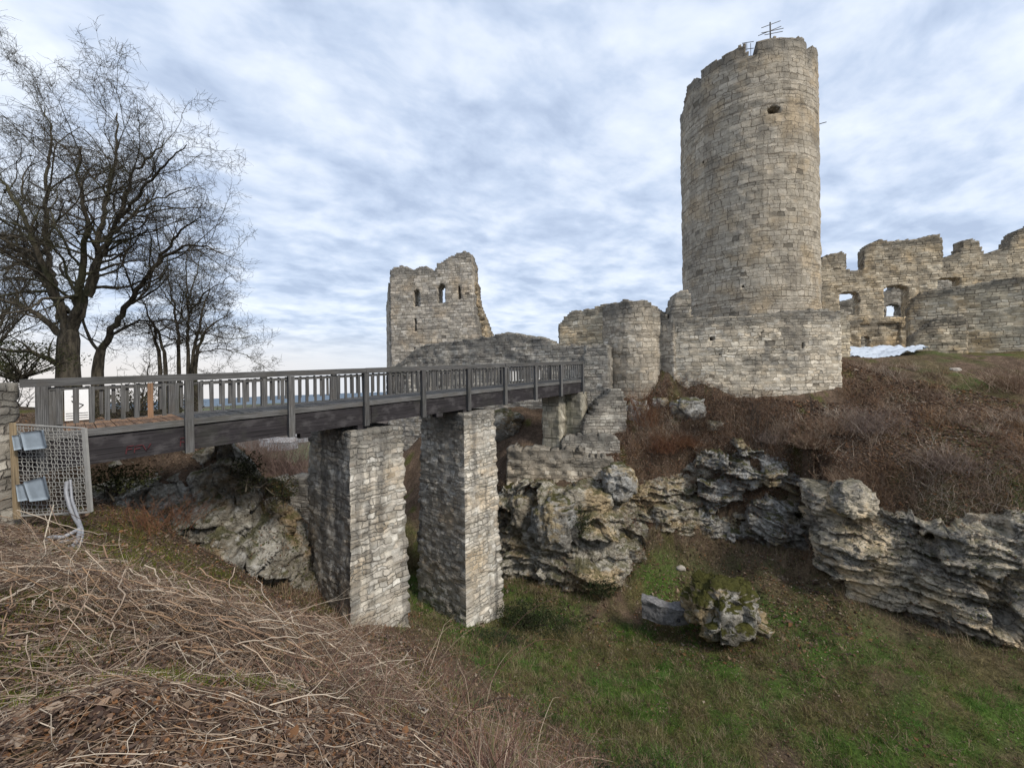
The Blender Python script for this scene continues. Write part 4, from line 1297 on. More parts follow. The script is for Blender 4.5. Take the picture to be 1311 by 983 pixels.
def pier(label, px, Y, along, across, ytop, zbot, seed):
    c0 = ray(px, CY) * Y
    c0[2] = 0
    ztop = ray(px, ytop)[2] * Y
    # plan outline with battered faces, meshed as a fine grid round the four sides and the top
    per = [(0, 0), (along, 0), (along, -across), (0, -across)]
    cell = 0.085
    hgt = ztop - zbot
    nz = int(hgt / cell)
    ring, ul = [], 0
    segs = []
    for k in range(4):
        a, b = np.array(per[k], float), np.array(per[(k + 1) % 4], float)
        n = int(np.linalg.norm(b - a) / cell)
        for i in range(n):
            segs.append((a + (b - a) * i / n, ul + np.linalg.norm(b - a) * i / n))
        ul += np.linalg.norm(b - a)
    pl = np.array([s[0] for s in segs])
    us = np.array([s[1] for s in segs])
    n = len(pl)
    cen = np.array((along / 2, -across / 2))
    sg = (pl - cen) / np.array((along / 2, across / 2))
    sgr = np.where(np.abs(sg) > 0.999, np.sign(sg), 0)
    z = np.linspace(zbot, ztop, nz + 1)
    Zg, I = np.meshgrid(z, np.arange(n), indexing='ij')
    out2 = sgr[I]
    nl = np.linalg.norm(out2, axis=-1, keepdims=True)
    bat = (ztop - Zg) * 0.022
    h = 0.17
    jp = np.stack([us[I].ravel(), Zg.ravel(), np.full(I.size, seed * 5.0)], 1)
    rowj = 0.35 * vnoise(jp * np.array((1.2, 1.0, 1)), seed + 3).reshape(I.shape)
    row = np.floor(Zg / h + rowj)
    cel = np.floor(us[I] / 0.29 + row * 0.43 + 0.5 * _h(row, row * 0, row * 0, seed))
    st = _h(cel, row, row * 0, seed + 1) - 0.5
    fr = np.abs((Zg / h + rowj) % 1 - .5)
    groove = np.where(fr > 0.38, -0.018, 0)
    fb = fbm(jp * np.array((1.7, 1.7, 1)), 4, seed=seed).reshape(I.shape)
    off = bat + st * 0.08 + groove + fb * 0.04
    off = off + 0.03 * fbm(jp * np.array((6., 6., 1)), 3, seed=seed + 8).reshape(I.shape)
    pos2 = pl[I] + out2 * off[..., None]
    V = c0 + pos2[..., :1] * DH + pos2[..., 1:] * NO
    V[..., 2] = Zg + 0.03 * vnoise(jp * 4.1, seed + 6).reshape(I.shape)
    V = V.reshape(-1, 3)
    UVp = np.stack([us[I], Zg], -1).reshape(-1, 2)
    vid = np.arange((nz + 1) * n).reshape(nz + 1, n)
    r = np.roll(vid, -1, axis=1)
    Q = np.stack([vid[:-1], r[:-1], r[1:], vid[1:]], -1).reshape(-1, 4)
    # the wrap column gets its own uv seam via duplicate verts
    dup = np.arange(nz + 1) + len(V)
    V = np.concatenate([V, V[vid[:, 0]]])
    UVp = np.concatenate([UVp, np.stack([np.full(nz + 1, ul), z], 1)])
    rr_ = r.copy()
    rr_[:, -1] = dup
    Q = np.stack([vid[:-1], rr_[:-1], rr_[1:], vid[1:]], -1).reshape(-1, 4)
    # top: fan to a slightly domed centre
    m = 8
    tv, tq_, tu = [], [], []
    prev = vid[-1]
    base = len(V)
    for k in range(1, m + 1):
        f = 1 - k / m
        p2 = cen + (pl - cen) * f
        vv = c0 + p2[:, :1] * DH + p2[:, 1:] * NO
        vv[:, 2] = ztop + 0.05 * fbm(vv * 3, 3, seed=seed) + 0.02
        tv.append(vv)
        tu.append(p2)
        cur = base + np.arange(n)
        base += n
        tq_.append(np.stack([prev, np.roll(prev, -1), np.roll(cur, -1), cur], 1))
        prev = cur
    V = np.concatenate([V] + tv)
    UVp = np.concatenate([UVp] + tu)
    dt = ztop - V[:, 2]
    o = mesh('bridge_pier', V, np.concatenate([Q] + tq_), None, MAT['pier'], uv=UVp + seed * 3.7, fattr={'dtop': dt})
    return tag(o, label, 'bridge pier', kind='thing')


pier('battered rubble stone pier with dark water stains nearer the camera', 447, 12.75, 1.95, 3.2, 554, -11.6, 3)
pier('taller rubble stone pier in mid ditch with a bright right face', 593, 16.5, 1.85, 3.05, 529, -13.2, 8)

# ------------------------------------------------------------------ the timber footbridge
br = thing('wooden_footbridge', 'weathered grey timber footbridge with slatted railings crossing the ditch', 'footbridge')
UI = np.array([1 / (1094 - 41.0)] + [1 / (1094 - x) for x in (241, 377, 474, 548, 603, 649, 686, 717, 745)])
SP = (9.84 / UI[1] * UI[9] - 9.84) / 8 / D3[1]
R0 = P(241, 478.5, 9.84) - D3 * SP            # top of the near handrail at the first post


def bp(k, out, up):
    """k panels along, metres outward (to the viewer), metres up from the rail top"""
    return R0 + D3 * (k * SP) + NO * out + UPV * up


WB = 2.35
LEN = 9 * SP


def long_box(B, k0, k1, out, up, hw, hh, jit=0.0):
    a, b = bp(k0, out, up), bp(k1, out, up)
    B.add((a + b) / 2, (b - a) / 2, NO * hw, UPV * hh, jit)


for side, out in (('near', 0.0), ('far', -WB)):
    B = Boxes()
    for k in range(0, 9, 3):
        long_box(B, k - (0.12 if k == 0 else 0) + 0.003, k + 3 - 0.003 + (0.03 if k == 6 else 0), out, -0.085, 0.085, 0.085, 0.009)
    B.build('handrail', MAT['wood'], br)
    for k in range(10):
        p = bp(k, out + (0.035 if side == 'near' else -0.035), 0)
        B = Boxes()
        B.add(p + UPV * (-0.172 - 0.90), DH * 0.085, NO * 0.075, UPV * 0.90, 0.003)
        B.build('post', MAT['wood'], br)
    for k in range(9):
        B = Boxes()
        long_box(B, k + 0.045, k + 0.955, out - 0.02, -0.235 if side == 'near' else -0.31, 0.03, 0.027, 0.002)
        nbal = 9
        new_bal = None
        for j in range(nbal):
            kk = k + 0.045 + (j + 0.5) / nbal * 0.91
            c = bp(kk, out - 0.02 + (0.052 if side == 'near' else -0.052), -0.60) + D3 * RS.normal(0, 0.006)
            if side == 'near' and k == 0 and j == 6:
                new_bal = c
                continue
            wdt = 0.040 * RS.uniform(0.85, 1.15)
            B.add(c, DH * wdt + UPV * RS.normal(0, .0008), NO * 0.018, UPV * (0.385 + RS.normal(0, .006)), 0.003)
        pnl = B.build('railing_panel', MAT['wood'], br)
        if new_bal is not None:
            B = Boxes()
            B.add(new_bal, DH * 0.05, NO * 0.02, UPV * 0.41)
            B.build('baluster', MAT['brown'], pnl)['label'] = 'replacement baluster of fresh orange brown wood'
    # plank kerb along the deck edge and main girder
    B = Boxes()
    o2 = out - 0.045 if side == 'near' else out + 0.045
    for k in range(9):
        long_box(B, k + 0.002, k + 0.998, o2, -1.215, 0.035, 0.075, 0.004)
    B.build('edge_board', MAT['wood'], br)
    B = Boxes()
    o2 = out - 0.16 if side == 'near' else out + 0.16
    for (k0, k1) in ((-0.2, 3.1), (3.105, 6.2), (6.205, 9.05)):
        long_box(B, k0, k1, o2, -1.62, 0.11, 0.30, 0.004)
    B.build('girder', MAT['beam'], br)
B = Boxes()
B2 = Boxes()
npl = int(LEN / 0.155)
for i in range(npl):
    k = (i + 0.5) / npl * 9
    c = bp(k, -WB / 2, -1.165 + RS.normal(0, 0.003))
    (B2 if k < 0.98 else B).add(c, D3 * 0.071, NO * (WB / 2 - 0.10), UPV * 0.025, 0.002)
B.build('deck', MAT['wood'], br)
B2.build('new_deck_boards', MAT['brown'], br)['label'] = 'newer reddish brown deck boards at the near end'
B = Boxes()
for k in np.arange(0.5, 9, 1.0):
    c = bp(k, -WB / 2, -1.26)
    B.add(c, DH * 0.07, NO * (WB / 2 - 0.28), UPV * 0.06)
B.build('cross_beam', MAT['beam'], br)
for k, o3 in ((2.18, -0.16), (2.18, -WB + 0.16), (2.95, -0.16), (2.95, -WB + .16), (4.35, -0.16), (4.35, -WB + .16), (4.95, -.16), (4.95, -WB + .16)):
    B = Boxes()
    B.add(bp(k, o3, -2.0), DH * 0.16, NO * 0.14, UPV * 0.075)
    B.build('bearing_block', MAT['beam'], br)
# solid end panel by the abutment
B = Boxes()
for j in range(2):
    c = bp(0.03 + j * 0.062 * 0.98, -0.02, -0.66)
    B.add(c, DH * 0.07, NO * 0.02, UPV * 0.47, 0.003)
B.build('end_panel', MAT['wood'], br)
# faded red marks on the girder
cv = []
gy0 = -0.16 + 0.112
for (k0, shape) in ((0.52, [(0, 0), (.02, .16), (.10, .17)]), (0.52, [(0, .09), (.08, .10), (.08, .1)]), (0.58, [(0, 0), (.01, .15), (.10, .16)]), (0.58, [(0, .08), (.04, .085), (.08, .09)]), (0.64, [(0, .16), (.05, .0), (.11, .17)]),
                    (0.93, [(0, 0), (.01, .2), (.10, .2)]), (0.93, [(0, .11), (.05, .1), (.11, 0)])):
    pp = [bp(k0, gy0 + 0.004, -1.80) + DH * u * 1.3 + UPV * v for u, v in shape]
    pp = [pp[0], (pp[0] + pp[1]) / 2, pp[1], (pp[1] + pp[2]) / 2, pp[2]]
    cv.append((np.array(pp), np.full(5, 0.013), 5))
tubes('painted_mark', cv[:5], MAT['red'], parent=br)
tubes('painted_mark', cv[5:], MAT['red'], parent=br)

# sign on the far railing, near end
sg_ = thing('information_sign', 'white notice with a black emblem on the far railing by the abutment', 'sign')
c = bp(0.22, -WB + 0.12, -0.68)
B = Boxes()
B.add(c, DH * 0.22, NO * 0.012, UPV * 0.40)
sbd = B.build('board', MAT['white'], sg_)
cv = []
for pl_ in ([(-.1, .2), (.02, .26), (-.02, .05), (.1, -.02)], [(.1, -.02), (.02, -.1), (-.02, -.05), (-.1, .1)]):
    pp = np.array([c + DH * u + NO * 0.016 + UPV * v for u, v in pl_])
    cv.append((pp, np.full(4, 0.012), 5))
for v in (-.22, -.28, -.34):
    cv.append((np.array([c + DH * u + NO * 0.016 + UPV * v for u in (-.2, -.07, .06, .18)]), np.full(4, 0.007), 5))
tubes('emblem', cv, MAT['black'], parent=sbd)
for k, lab in ((7.62, 'white board behind the railing in the second last bay before the castle'), (8.42, 'narrow white board behind the railing in the last bay before the castle')):
    B = Boxes()
    c = bp(k, -WB - 0.14, -0.58)
    B.add(c, DH * (0.62 if k < 8 else 0.5), NO * 0.015, UPV * 0.46)
    tag(B.build('white_board', MAT['white']), lab, 'board', kind='thing')

# ------------------------------------------------------------------ abutment at the near end, wire panel, boxes, conduit
ab = Straight(-130, 6.4, 22, 7.9)
o = twall('abutment_wall', 'rough grey stone abutment at the near end of the bridge', 'wall', ab, [(-130, 489), (-40, 488), (0, 487), (22, 488)], -4.0, 1.3, MAT['grey'], cell=(0.09, 0.09), disp=0.05, ragged=0.03, seed=51)
wp_ = thing('wire_panel', 'framed galvanised wire mesh panel standing between the abutment and the bridge', 'wire panel')
c00, c10, c11, c01 = P(17, 543, 7.75), P(108, 548, 7.85), P(116, 655, 7.85), P(22, 660, 7.75)
cv = []
nx_, ny_ = 20, 24
for i in range(nx_ + 1):
    a, b = c00 + (c10 - c00) * i / nx_, c01 + (c11 - c01) * i / nx_
    ks = np.linspace(0, 1, 25)[:, None]
    pp = a + (b - a) * ks + np.array((0, -1, 0)) * 0.012 * ((-1) ** (np.arange(25) + i))[:, None] + np.array((1, 0, 0)) * 0.016 * np.sin(ks * 7 + i * 1.7)
    cv.append((pp, np.full(25, 0.0065), 5))
for j in range(ny_ + 1):
    a, b = c00 + (c01 - c00) * j / ny_, c10 + (c11 - c10) * j / ny_
    ks = np.linspace(0, 1, 21)[:, None]
    pp = a + (b - a) * ks + np.array((0, 1, 0)) * 0.012 * ((-1) ** (np.arange(21) + j))[:, None] + np.array((0, 0, 1)) * (0.016 * np.sin(ks * 6 + j * 1.3) - .03 * np.sin(ks * math.pi) * (j / ny_))
    cv.append((pp, np.full(21, 0.0065), 5))
tubes('mesh', cv, MAT['galv'], parent=wp_)
B = Boxes()
for a, b in ((c00, c10), (c10, c11), (c11, c01)):
    d = (b - a) / 2
    s_ = np.cross(d / np.linalg.norm(d), (0, 1, 0))
    B.add((a + b) / 2, d, s_ * (0.035 if a is c10 else 0.012), np.array((0, 0.02, 0)), 0.003)
B.build('frame', MAT['galv'], wp_)
B = Boxes()
a, b = P(16, 541, 7.72), P(22, 664, 7.72)
B.add((a + b) / 2, (b - a) / 2, np.array((.04, 0, 0)), np.array((0, .035, 0)), 0.004)
B.build('stake', MAT['stake'], wp_)
for (pts, lab) in ((((30, 553), (57, 550), (62, 573), (35, 576)), 'larger pale grey cover plate at the top of the wire panel'), (((19, 557), (28, 556), (32, 574), (22, 576)), 'narrow pale grey cover plate at the top left of the wire panel'),
                   (((34, 616), (59, 609), (66, 638), (42, 641)), 'larger pale grey cover plate low on the wire panel'), (((24, 620), (33, 618), (40, 639), (27, 641)), 'narrow pale grey cover plate low on the left of the wire panel')):
    q = [P(x, y, 7.66) for x, y in pts]
    V, Q = [], []
    n = 7
    for f in (0, 1):
        for i in range(n):
            for j in range(n):
                u, v = i / (n - 1), j / (n - 1)
                p = (q[0] * (1 - u) + q[1] * u) * (1 - v) + (q[3] * (1 - u) + q[2] * u) * v
                V.append(p + np.array((0, -0.05 + 0.004 * math.sin(u * 9.3) + 0.03 * f, 0)))
    i = np.arange(n * n).reshape(n, n)
    Q = [np.stack([i[:-1, :-1], i[1:, :-1], i[1:, 1:], i[:-1, 1:]], -1).reshape(-1, 4)]
    Q.append(Q[0] + n * n)
    ed = np.concatenate([i[:, 0], i[-1, 1:], i[-2::-1, -1], i[0, -2::-1]])
    Q.append(np.stack([ed[:-1], ed[1:], ed[1:] + n * n, ed[:-1] + n * n], 1))
    tag(mesh('cover_plate', np.array(V), np.concatenate(Q), None, MAT['greybox']), lab, 'cover plate', 'cover plates on the wire panel', 'thing')


def spline(pts, n):
    pts = np.asarray(pts, float)
    d = np.r_[0, np.cumsum(np.linalg.norm(np.diff(pts, axis=0), axis=1))]
    s = np.linspace(0, d[-1], n)
    q = np.stack([np.interp(s, d, pts[:, k]) for k in range(3)], 1)
    for _ in range(max(2, n // 10)):
        q[1:-1] = (q[:-2] + 2 * q[1:-1] + q[2:]) / 4
    return q


cb = thing('cable_bundle', 'bundle of silvery cable conduits hanging from the wire panel to the ground', 'cables')
for (pp, r, corr) in (([P(86, 616, 7.6), P(84, 628, 7.55), P(88, 645, 7.5), P(95, 662, 7.4), P(103, 674, 7.2), P(100, 690, 6.9), P(88, 706, 6.5)], 0.032, .08),
                      ([P(90, 614, 7.65), P(92, 640, 7.55), P(102, 668, 7.3), P(106, 680, 7.1), P(104, 694, 6.9), P(94, 708, 6.5)], 0.022, 0.06),
                      ([P(104, 676, 7.15), P(92, 682, 7.0), P(80, 688, 6.9), P(66, 687, 6.8), P(60, 690, 6.7)], 0.034, .1),
                      ([P(104, 684, 7.05), P(92, 690, 6.9), P(76, 694, 6.7)], 0.022, .05),
                      ([P(105, 688, 7.0), P(94, 698, 6.8), P(78, 703, 6.5)], 0.025, .05)):
    q = spline(pp, 60)
    rr = r * (1 + corr * np.sin(np.arange(60) * 2.1))
    tubes('conduit', [(q, rr, 9)], MAT['cable'], parent=cb)


# ------------------------------------------------------------------ bare trees
def rot_about(v, axis, ang):
    axis = axis / (np.linalg.norm(axis) + 1e-9)
    return v * math.cos(ang) + np.cross(axis, v) * math.sin(ang) + axis * (axis @ v) * (1 - math.cos(ang))


class Tree:
    def __init__(self, seed, seg=0.28, rmin=0.007, up=0.06, maxlev=5, dens=1.0, wig=0.16):
        self.r = np.random.default_rng(seed)
        self.c = []
        self.seg, self.rmin, self.up, self.maxlev, self.dens, self.wig = seg, rmin, up, maxlev, dens, wig

    def limb(self, pts, r0, r1, lev, kids=True, first=0.2, reach=1.0):
        pts = np.asarray(pts, float)
        d = np.r_[0, np.cumsum(np.linalg.norm(np.diff(pts, axis=0), axis=1))]
        n = max(5, int(d[-1] / self.seg) + 1)
        q = spline(pts, n)
        q[1:] += self.r.normal(0, 0.035, (n - 1, 3)) * min(1, d[-1] / 3)
        rad = np.linspace(r0, r1, n)
        self.c.append((q, rad, 8 if r0 > .12 else (6 if r0 > .05 else 4)))
        if kids:
            self.kids(q, rad, d[-1], lev, first, reach)

    def kids(self, q, rad, L, lev, first=0.15, reach=1.0):
        n = len(q)
        num = max(2, int(round(L * (1.5 if lev <= 1 else 2.3) * self.dens)))
        for f in np.linspace(first, 0.98, num):
            f = min(0.99, max(first, f + self.r.normal(0, 0.03)))
            i = min(n - 2, int(f * (n - 1)))
            d = q[i + 1] - q[i]
            d /= np.linalg.norm(d) + 1e-9
            ax = np.cross(d, self.r.normal(size=3))
            nd = rot_about(d, ax, math.radians(self.r.uniform(32, 74)))
            nd[2] += self.up * 2
            nd /= np.linalg.norm(nd)
            ln = reach * (0.62 * L * (1 - 0.55 * f) * self.r.uniform(0.55, 1.1)) if lev > 0 else reach * L * 0.5 * self.r.uniform(.6, 1.1)
            ln = max(0.35, min(ln, 3.8))
            self.grow(q[i], nd, max(self.rmin, rad[i] * self.r.uniform(0.42, 0.62)), ln, lev + 1)

    def grow(self, p, d, r, L, lev):
        n = max(4, int(L / self.seg) + 1) if lev < self.maxlev else 4
        st = L / (n - 1)
        q = [p]
        for k in range(n - 1):
            d = d + self.r.normal(0, self.wig, 3) + np.array((0, 0, self.up))
            d /= np.linalg.norm(d)
            q.append(q[-1] + d * st)
        q = np.array(q)
        rad = np.linspace(r, max(self.rmin * 0.7, r * 0.3), n)
        self.c.append((q, rad, 5 if r > 0.04 else 3))
        if lev < self.maxlev and L > 0.3:
            self.kids(q, rad, L, lev, 0.18)

    def build(self, name, label, cat, trunk, group=None):
        o = thing(name, label, cat, group=group)
        V, Q, CI = tubes_data(trunk)
        mesh('trunk', V, Q, None, MAT['bark'], smooth=True, parent=o)
        V, Q, CI = tubes_data(self.c)
        mesh('crown', V, Q, None, MAT['bark'], smooth=True, parent=o)
        return o


def pxl(lst, Y):
    return np.array([P(a, b, Y + c) for a, b, c in lst])


Y1 = 16.0
t1 = Tree(5, maxlev=5, dens=1.42, rmin=0.0048, up=0.006, wig=.19)
t1.limb(pxl([(88, 428, 0), (75, 385, -.2), (52, 330, -.6), (32, 275, -1), (4, 235, -1.2), (-28, 200, -1.5)], Y1), .155, .022, 0, first=.25, reach=.75)
t1.limb(pxl([(86, 425, 0), (70, 372, .5), (58, 305, 1.2), (58, 230, 1.6), (68, 180, 1.8), (58, 140, 2)], Y1), .14, .022, 0, first=.25, reach=.8)
t1.limb(pxl([(90, 425, 0), (98, 390, -.3), (108, 330, -.8), (112, 280, -1.4), (100, 235, -1.8), (104, 190, -2)], Y1), .15, .025, 0, first=.2)
t1.limb(pxl([(91, 428, 0), (112, 382, 0), (122, 335, .3), (136, 265, .6), (150, 195, .8), (150, 145, 1)], Y1), .145, .022, 0, first=.2, reach=.85)
t1.limb(pxl([(113, 380, 0), (130, 330, 0), (150, 282, -.5), (172, 218, -.8), (212, 182, -1)], Y1), .12, .02, 0, first=.2)
t1.limb(pxl([(125, 325, .3), (150, 295, .6), (180, 262, 1), (215, 250, 1.3), (245, 240, 1.5)], Y1), .07, .018, 0, first=.2)
t1.limb(pxl([(150, 285, -.4), (185, 240, -1), (215, 205, -1.6), (238, 185, -2)], Y1), .07, .015, 0, first=.2)
t1.limb(pxl([(128, 310, .3), (170, 275, 1.2), (205, 262, 1.8), (236, 268, 2.2)], Y1), .07, .015, 0, first=.2)
t1.limb(pxl([(84, 432, 0), (50, 402, -.4), (15, 388, -.8), (-30, 372, -1.2)], Y1), .13, .03, 0, first=.2)
t1.limb(pxl([(80, 470, 0), (52, 452, -.6), (10, 448, -1.2), (-30, 440, -1.4)], Y1), .12, .03, 1, first=.3)
t1.limb(pxl([(86, 400, 0), (40, 340, 1), (0, 300, 1.8), (-40, 262, 2)], Y1), .12, .025, 0, first=.25)
zb = H(*P(88, 470, Y1)[:2])
b0 = P(88, 470, Y1)
trunk = [(np.array([(b0[0], b0[1], zb - .3), (b0[0], b0[1], zb + .3), P(87.5, 480, Y1), P(87, 455, Y1), P(88, 435, Y1), P(88.5, 422, Y1)]), np.array((.55, .43, .36, .335, .33, .26)), 14)]
t1.build('bare_tree', 'biggest bare tree with a thick forked trunk behind the near end of the bridge', 'tree', trunk)

t2 = Tree(9, maxlev=5, dens=1.4, rmin=0.005, up=0.03)
Y2 = 17.5
lean = pxl([(129, 448, 0), (150, 412, -.2), (180, 366, -.5), (210, 328, -.8), (236, 313, -1), (262, 313, -1.1), (285, 325, -1.2)], Y2)
t2.limb(lean, .14, .02, 0, first=.3, reach=.75)
t2.limb(pxl([(140, 430, 0), (165, 415, .5), (205, 408, 1), (240, 415, 1.4)], Y2), .07, .02, 1)
t2.limb(pxl([(200, 342, -.7), (228, 298, -1), (246, 280, -1.2), (262, 278, -1.4)], Y2), .07, .015, 0)
t2.limb(pxl([(127, 455, 0), (108, 420, .5), (98, 385, 1), (95, 345, 1.4)], Y2), .07, .02, 0)
b0 = P(124, 470, Y2)
zb = H(*b0[:2])
t2.build('leaning_tree', 'slender bare tree leaning out to the right over the railing', 'tree', [(np.array([(b0[0], b0[1], zb - .3), (b0[0], b0[1], zb + .5), P(125, 475, Y2), P(127, 458, Y2), P(130, 446, Y2)]), np.array((.3, .24, .2, .18, .155)), 10)])

Y3 = 22.0
t3 = Tree(14, maxlev=5, dens=1.7, rmin=0.006, up=0.03)
tr3 = []
for (xs, top, bend) in ((205, (178, 372), -8), (229, (212, 335), -2), (241, (238, 322), 0), (246, (272, 352), 8), (250, (300, 398), 14), (212, (160, 408), -8)):
    b0 = P(xs, 470, Y3)
    zb = H(*b0[:2])
    dep = RS.uniform(-1, 1)
    tr3.append((np.array([(b0[0], b0[1], zb - .3), (b0[0], b0[1], zb + .5), P(xs, 472, Y3), P(xs + bend * .2, 450, Y3)]), np.array((.16, .12, .10, .085)), 8))
    t3.limb(pxl([(xs + bend * .2, 450, 0), (xs + bend, 420, dep * .4), (xs * .5 + top[0] * .5 + bend * .5, (420 + top[1]) / 2, dep * .8), (top[0], top[1], dep * 1.4)], Y3), .085, .012, 0, first=.1, reach=1.0)
for pts_ in ([(246, 440, 0), (270, 420, .4), (294, 416, .8), (318, 428, 1.0)], [(248, 455, 0), (278, 446, -.4), (304, 450, -.8), (325, 460, -1)], [(243, 400, 0), (266, 372, -.3), (298, 352, -.8)], [(236, 410, 0), (214, 380, .4), (190, 350, .8)], [(232, 440, 0), (200, 425, .4), (165, 430, .8)], [(240, 390, 0), (252, 350, .5), (258, 322, .9)]):
    t3.limb(pxl(pts_, Y3), .05, .012, 0, first=.1, reach=1.0)
t3.build('many_stemmed_tree', 'dense many stemmed bare tree with a rounded crown behind the leaning tree', 'tree', tr3)

for i, (px, Y, h, lab) in enumerate(((-45, 22, 9, 'bare tree half cut off by the left edge of the photo'), (30, 27, 6.5, 'small far bare tree seen under the biggest tree'), (168, 28, 5.0, 'small bare tree far behind between the leaning and the many stemmed tree'), (292, 25, 2.3, 'low bare bush right of the many stemmed tree'))):
    b0 = P(px, 480, Y)
    zb = float(H(*b0[:2]))
    tt_ = Tree(30 + i, maxlev=4, dens=1.3, rmin=0.011, up=0.07)
    for k in range(4):
        d = np.array((RS.normal(0, .35), RS.normal(0, .3), 1.0))
        q = [np.array((b0[0], b0[1], zb + 0.9 * h / 6))]
        for s_ in range(3):
            q.append(q[-1] + d * h / 4 + RS.normal(0, .15, 3))
        tt_.limb(np.array(q), .10 * h / 8, .02, 0, first=.1, reach=.9)
    tt_.build('far_bare_tree' if h > 3 else 'bare_shrub', lab, 'tree' if h > 3 else 'shrub', [(np.array([(b0[0], b0[1], zb - .3), (b0[0], b0[1], zb + .4 * h / 6), (b0[0], b0[1], zb + h / 6)]), np.array((.22, .18, .13)) * h / 8, 8)])


# evergreen branches at the left edge
def leafy_bush(name, label, c, r, n, cols, leaf=0.05, seed=1, stems=14, cat='shrub'):
    g = np.random.default_rng(seed)
    o = thing(name, label, cat)
    p = g.normal(size=(n, 3))
    p /= np.linalg.norm(p, axis=1, keepdims=True)
    p *= (g.uniform(0, 1, n) ** 0.45)[:, None]
    k = fbm(p * 2.4 + seed, 3, seed=seed)
    p = p[k > -0.12]
    n = len(p)
    w = np.asarray(c) + p * np.asarray(r) * (1 + .25 * fbm(p * 2 + 9, 3, seed=seed + 1))[:, None]
    ci = g.integers(0, len(cols), n)
    cc = np.asarray(cols)[ci] * g.uniform(.6, 1.35, (n, 1))
    nr = g.normal(size=(n, 3)) + np.array((0, -.3, .6))
    nr /= np.linalg.norm(nr, axis=1, keepdims=True)
    leaves('foliage', w, g.uniform(.5, 1.2, n) * leaf, nr, MAT['plant'], cc, parent=o, aspect=0.4)
    cv = []
    base = np.asarray(c) - np.array((0, 0, r[2]))
    for _ in range(stems):
        e = np.asarray(c) + g.normal(0, .42, 3) * np.asarray(r)
        cv.append((np.array([base + g.normal(0, .08, 3), (base * .5 + e * .5) + g.normal(0, .1, 3), e]), np.array((.03, .02, .01)), 4))
    tubes('stems', cv, MAT['bark'], parent=o)
    return o


GREEN = [(0.035, 0.045, 0.016), (0.055, 0.06, 0.022), (0.025, 0.034, 0.014), (0.07, 0.068, 0.03)]
leafy_bush('evergreen_shrub', 'dull green evergreen shrub under the biggest tree', P(22, 452, 15.0) + (0, 0, -.2), (2.3, 1.4, 0.8), 3200, GREEN, 0.055, 3, 40)
leafy_bush('brown_shrub', 'leafless brownish shrub behind the first bridge bay', P(175, 520, 15.0), (2.6, 1.2, 0.75), 5000, [(0.05, 0.042, 0.026), (0.075, 0.06, 0.04), (0.04, 0.042, 0.02)], 0.05, 7, 60)

print('trees done')


# ------------------------------------------------------------------ ground growth (uncountable: one object each)
def fan_pts(n, r0, r1, px0=-60, px1=1380):
    a0, a1 = math.atan((px0 - CX) / F), math.atan((px1 - CX) / F)
    a = RS.uniform(a0, a1, n)
    r = np.exp(RS.uniform(math.log(r0), math.log(r1), n))
    return r * np.sin(a), r * np.cos(a)


def slope_of(x, y, e=0.25):
    return np.hypot(H(x + e, y, False) - H(x - e, y, False), H(x, y + e, False) - H(x, y - e, False)) / (2 * e)


SLOPE_POLY = [(5.2, 22.4), (7.2, 22.0), (9.0, 21.6), (10.4, 21.9), (12, 21.7), (14.4, 20.6), (14.5, 18.4), (16.1, 16.6), (18.0, 15.0), (20.8, 13.6), (26, 11.4), (36, 9.4), (42, 20), (30, 26.0), (25, 26.4), (20.5, 25.5), (19.4, 22.6), (18.6, 21.9), (11.6, 23.4), (9.4, 24.2), (8.2, 24.8), (6.6, 24.2)]


def stalks(name, x, y, length, lean, wid, cols, spread=0.0, zoff=0.0, nseg=4, down=0.3, kind='stuff', mat='twig', dirv=None):
    n = len(x)
    z = H(x, y) - 0.03 + zoff
    az = RS.uniform(0, 2 * math.pi, n) if dirv is None else dirv
    ln = np.abs(RS.normal(lean, 0.4, n))
    k = np.linspace(0, 1, nseg)
    hx, hy = np.cos(az), np.sin(az)
    A = np.zeros((n, nseg, 3))
    cosl = 1 / np.sqrt(1 + ln ** 2)
    A[:, :, 0] = x[:, None] + hx[:, None] * (length * ln * cosl)[:, None] * (k ** 1.35)
    A[:, :, 1] = y[:, None] + hy[:, None] * (length * ln * cosl)[:, None] * (k ** 1.35)
    A[:, :, 2] = z[:, None] + (length * cosl)[:, None] * (k - down * ln.clip(0, 2)[:, None] * k ** 2.2)
    A[:, 1:, :] += RS.normal(0, 0.03, (n, nseg - 1, 3)) * length[:, None, None]
    W = wid[:, None] * np.linspace(1, 0.35, nseg)
    o = ribbons(name, A, W, MAT[mat], cols=cols)
    o['kind'] = kind
    return o


def pick(cols, n, v=0.35):
    c = np.asarray(cols)[RS.integers(0, len(cols), n)]
    return c * RS.uniform(1 - v, 1 + v, (n, 1))


# brown scrub of the castle slope
x, y = fan_pts(330000, 14, 34, 740, 1390)
m = inpoly(x, y, SLOPE_POLY)
x, y = x[m], y[m]
sl_ = slope_of(x, y)
m = RS.uniform(0, 1, len(x)) < 0.15 * (1 + 2.2 * sl_ ** 2)
x, y = x[m], y[m]
dn_ = f2(x, y, 0.5, 4, 90)
m = RS.uniform(0, 1, len(x)) < sstep(dn_, -0.45, 0.25) * 0.9 + 0.15
x, y = x[m], y[m]
n = len(x)
print('scrub', n)
RED_ = [(0.16, 0.075, 0.04), (0.11, 0.055, 0.038), (0.19, 0.10, 0.055)]
SCRUB = [(0.20, 0.125, 0.08), (0.29, 0.205, 0.145), (0.12, 0.075, 0.05), (0.38, 0.30, 0.22), (0.23, 0.15, 0.10)]
hgt = RS.uniform(0.1, 0.42, n) * (0.6 + 0.8 * sstep(f2(x, y, 0.35, 3, 92), -0.3, 0.4))
red = sstep(-x, -15, -9)[:, None]
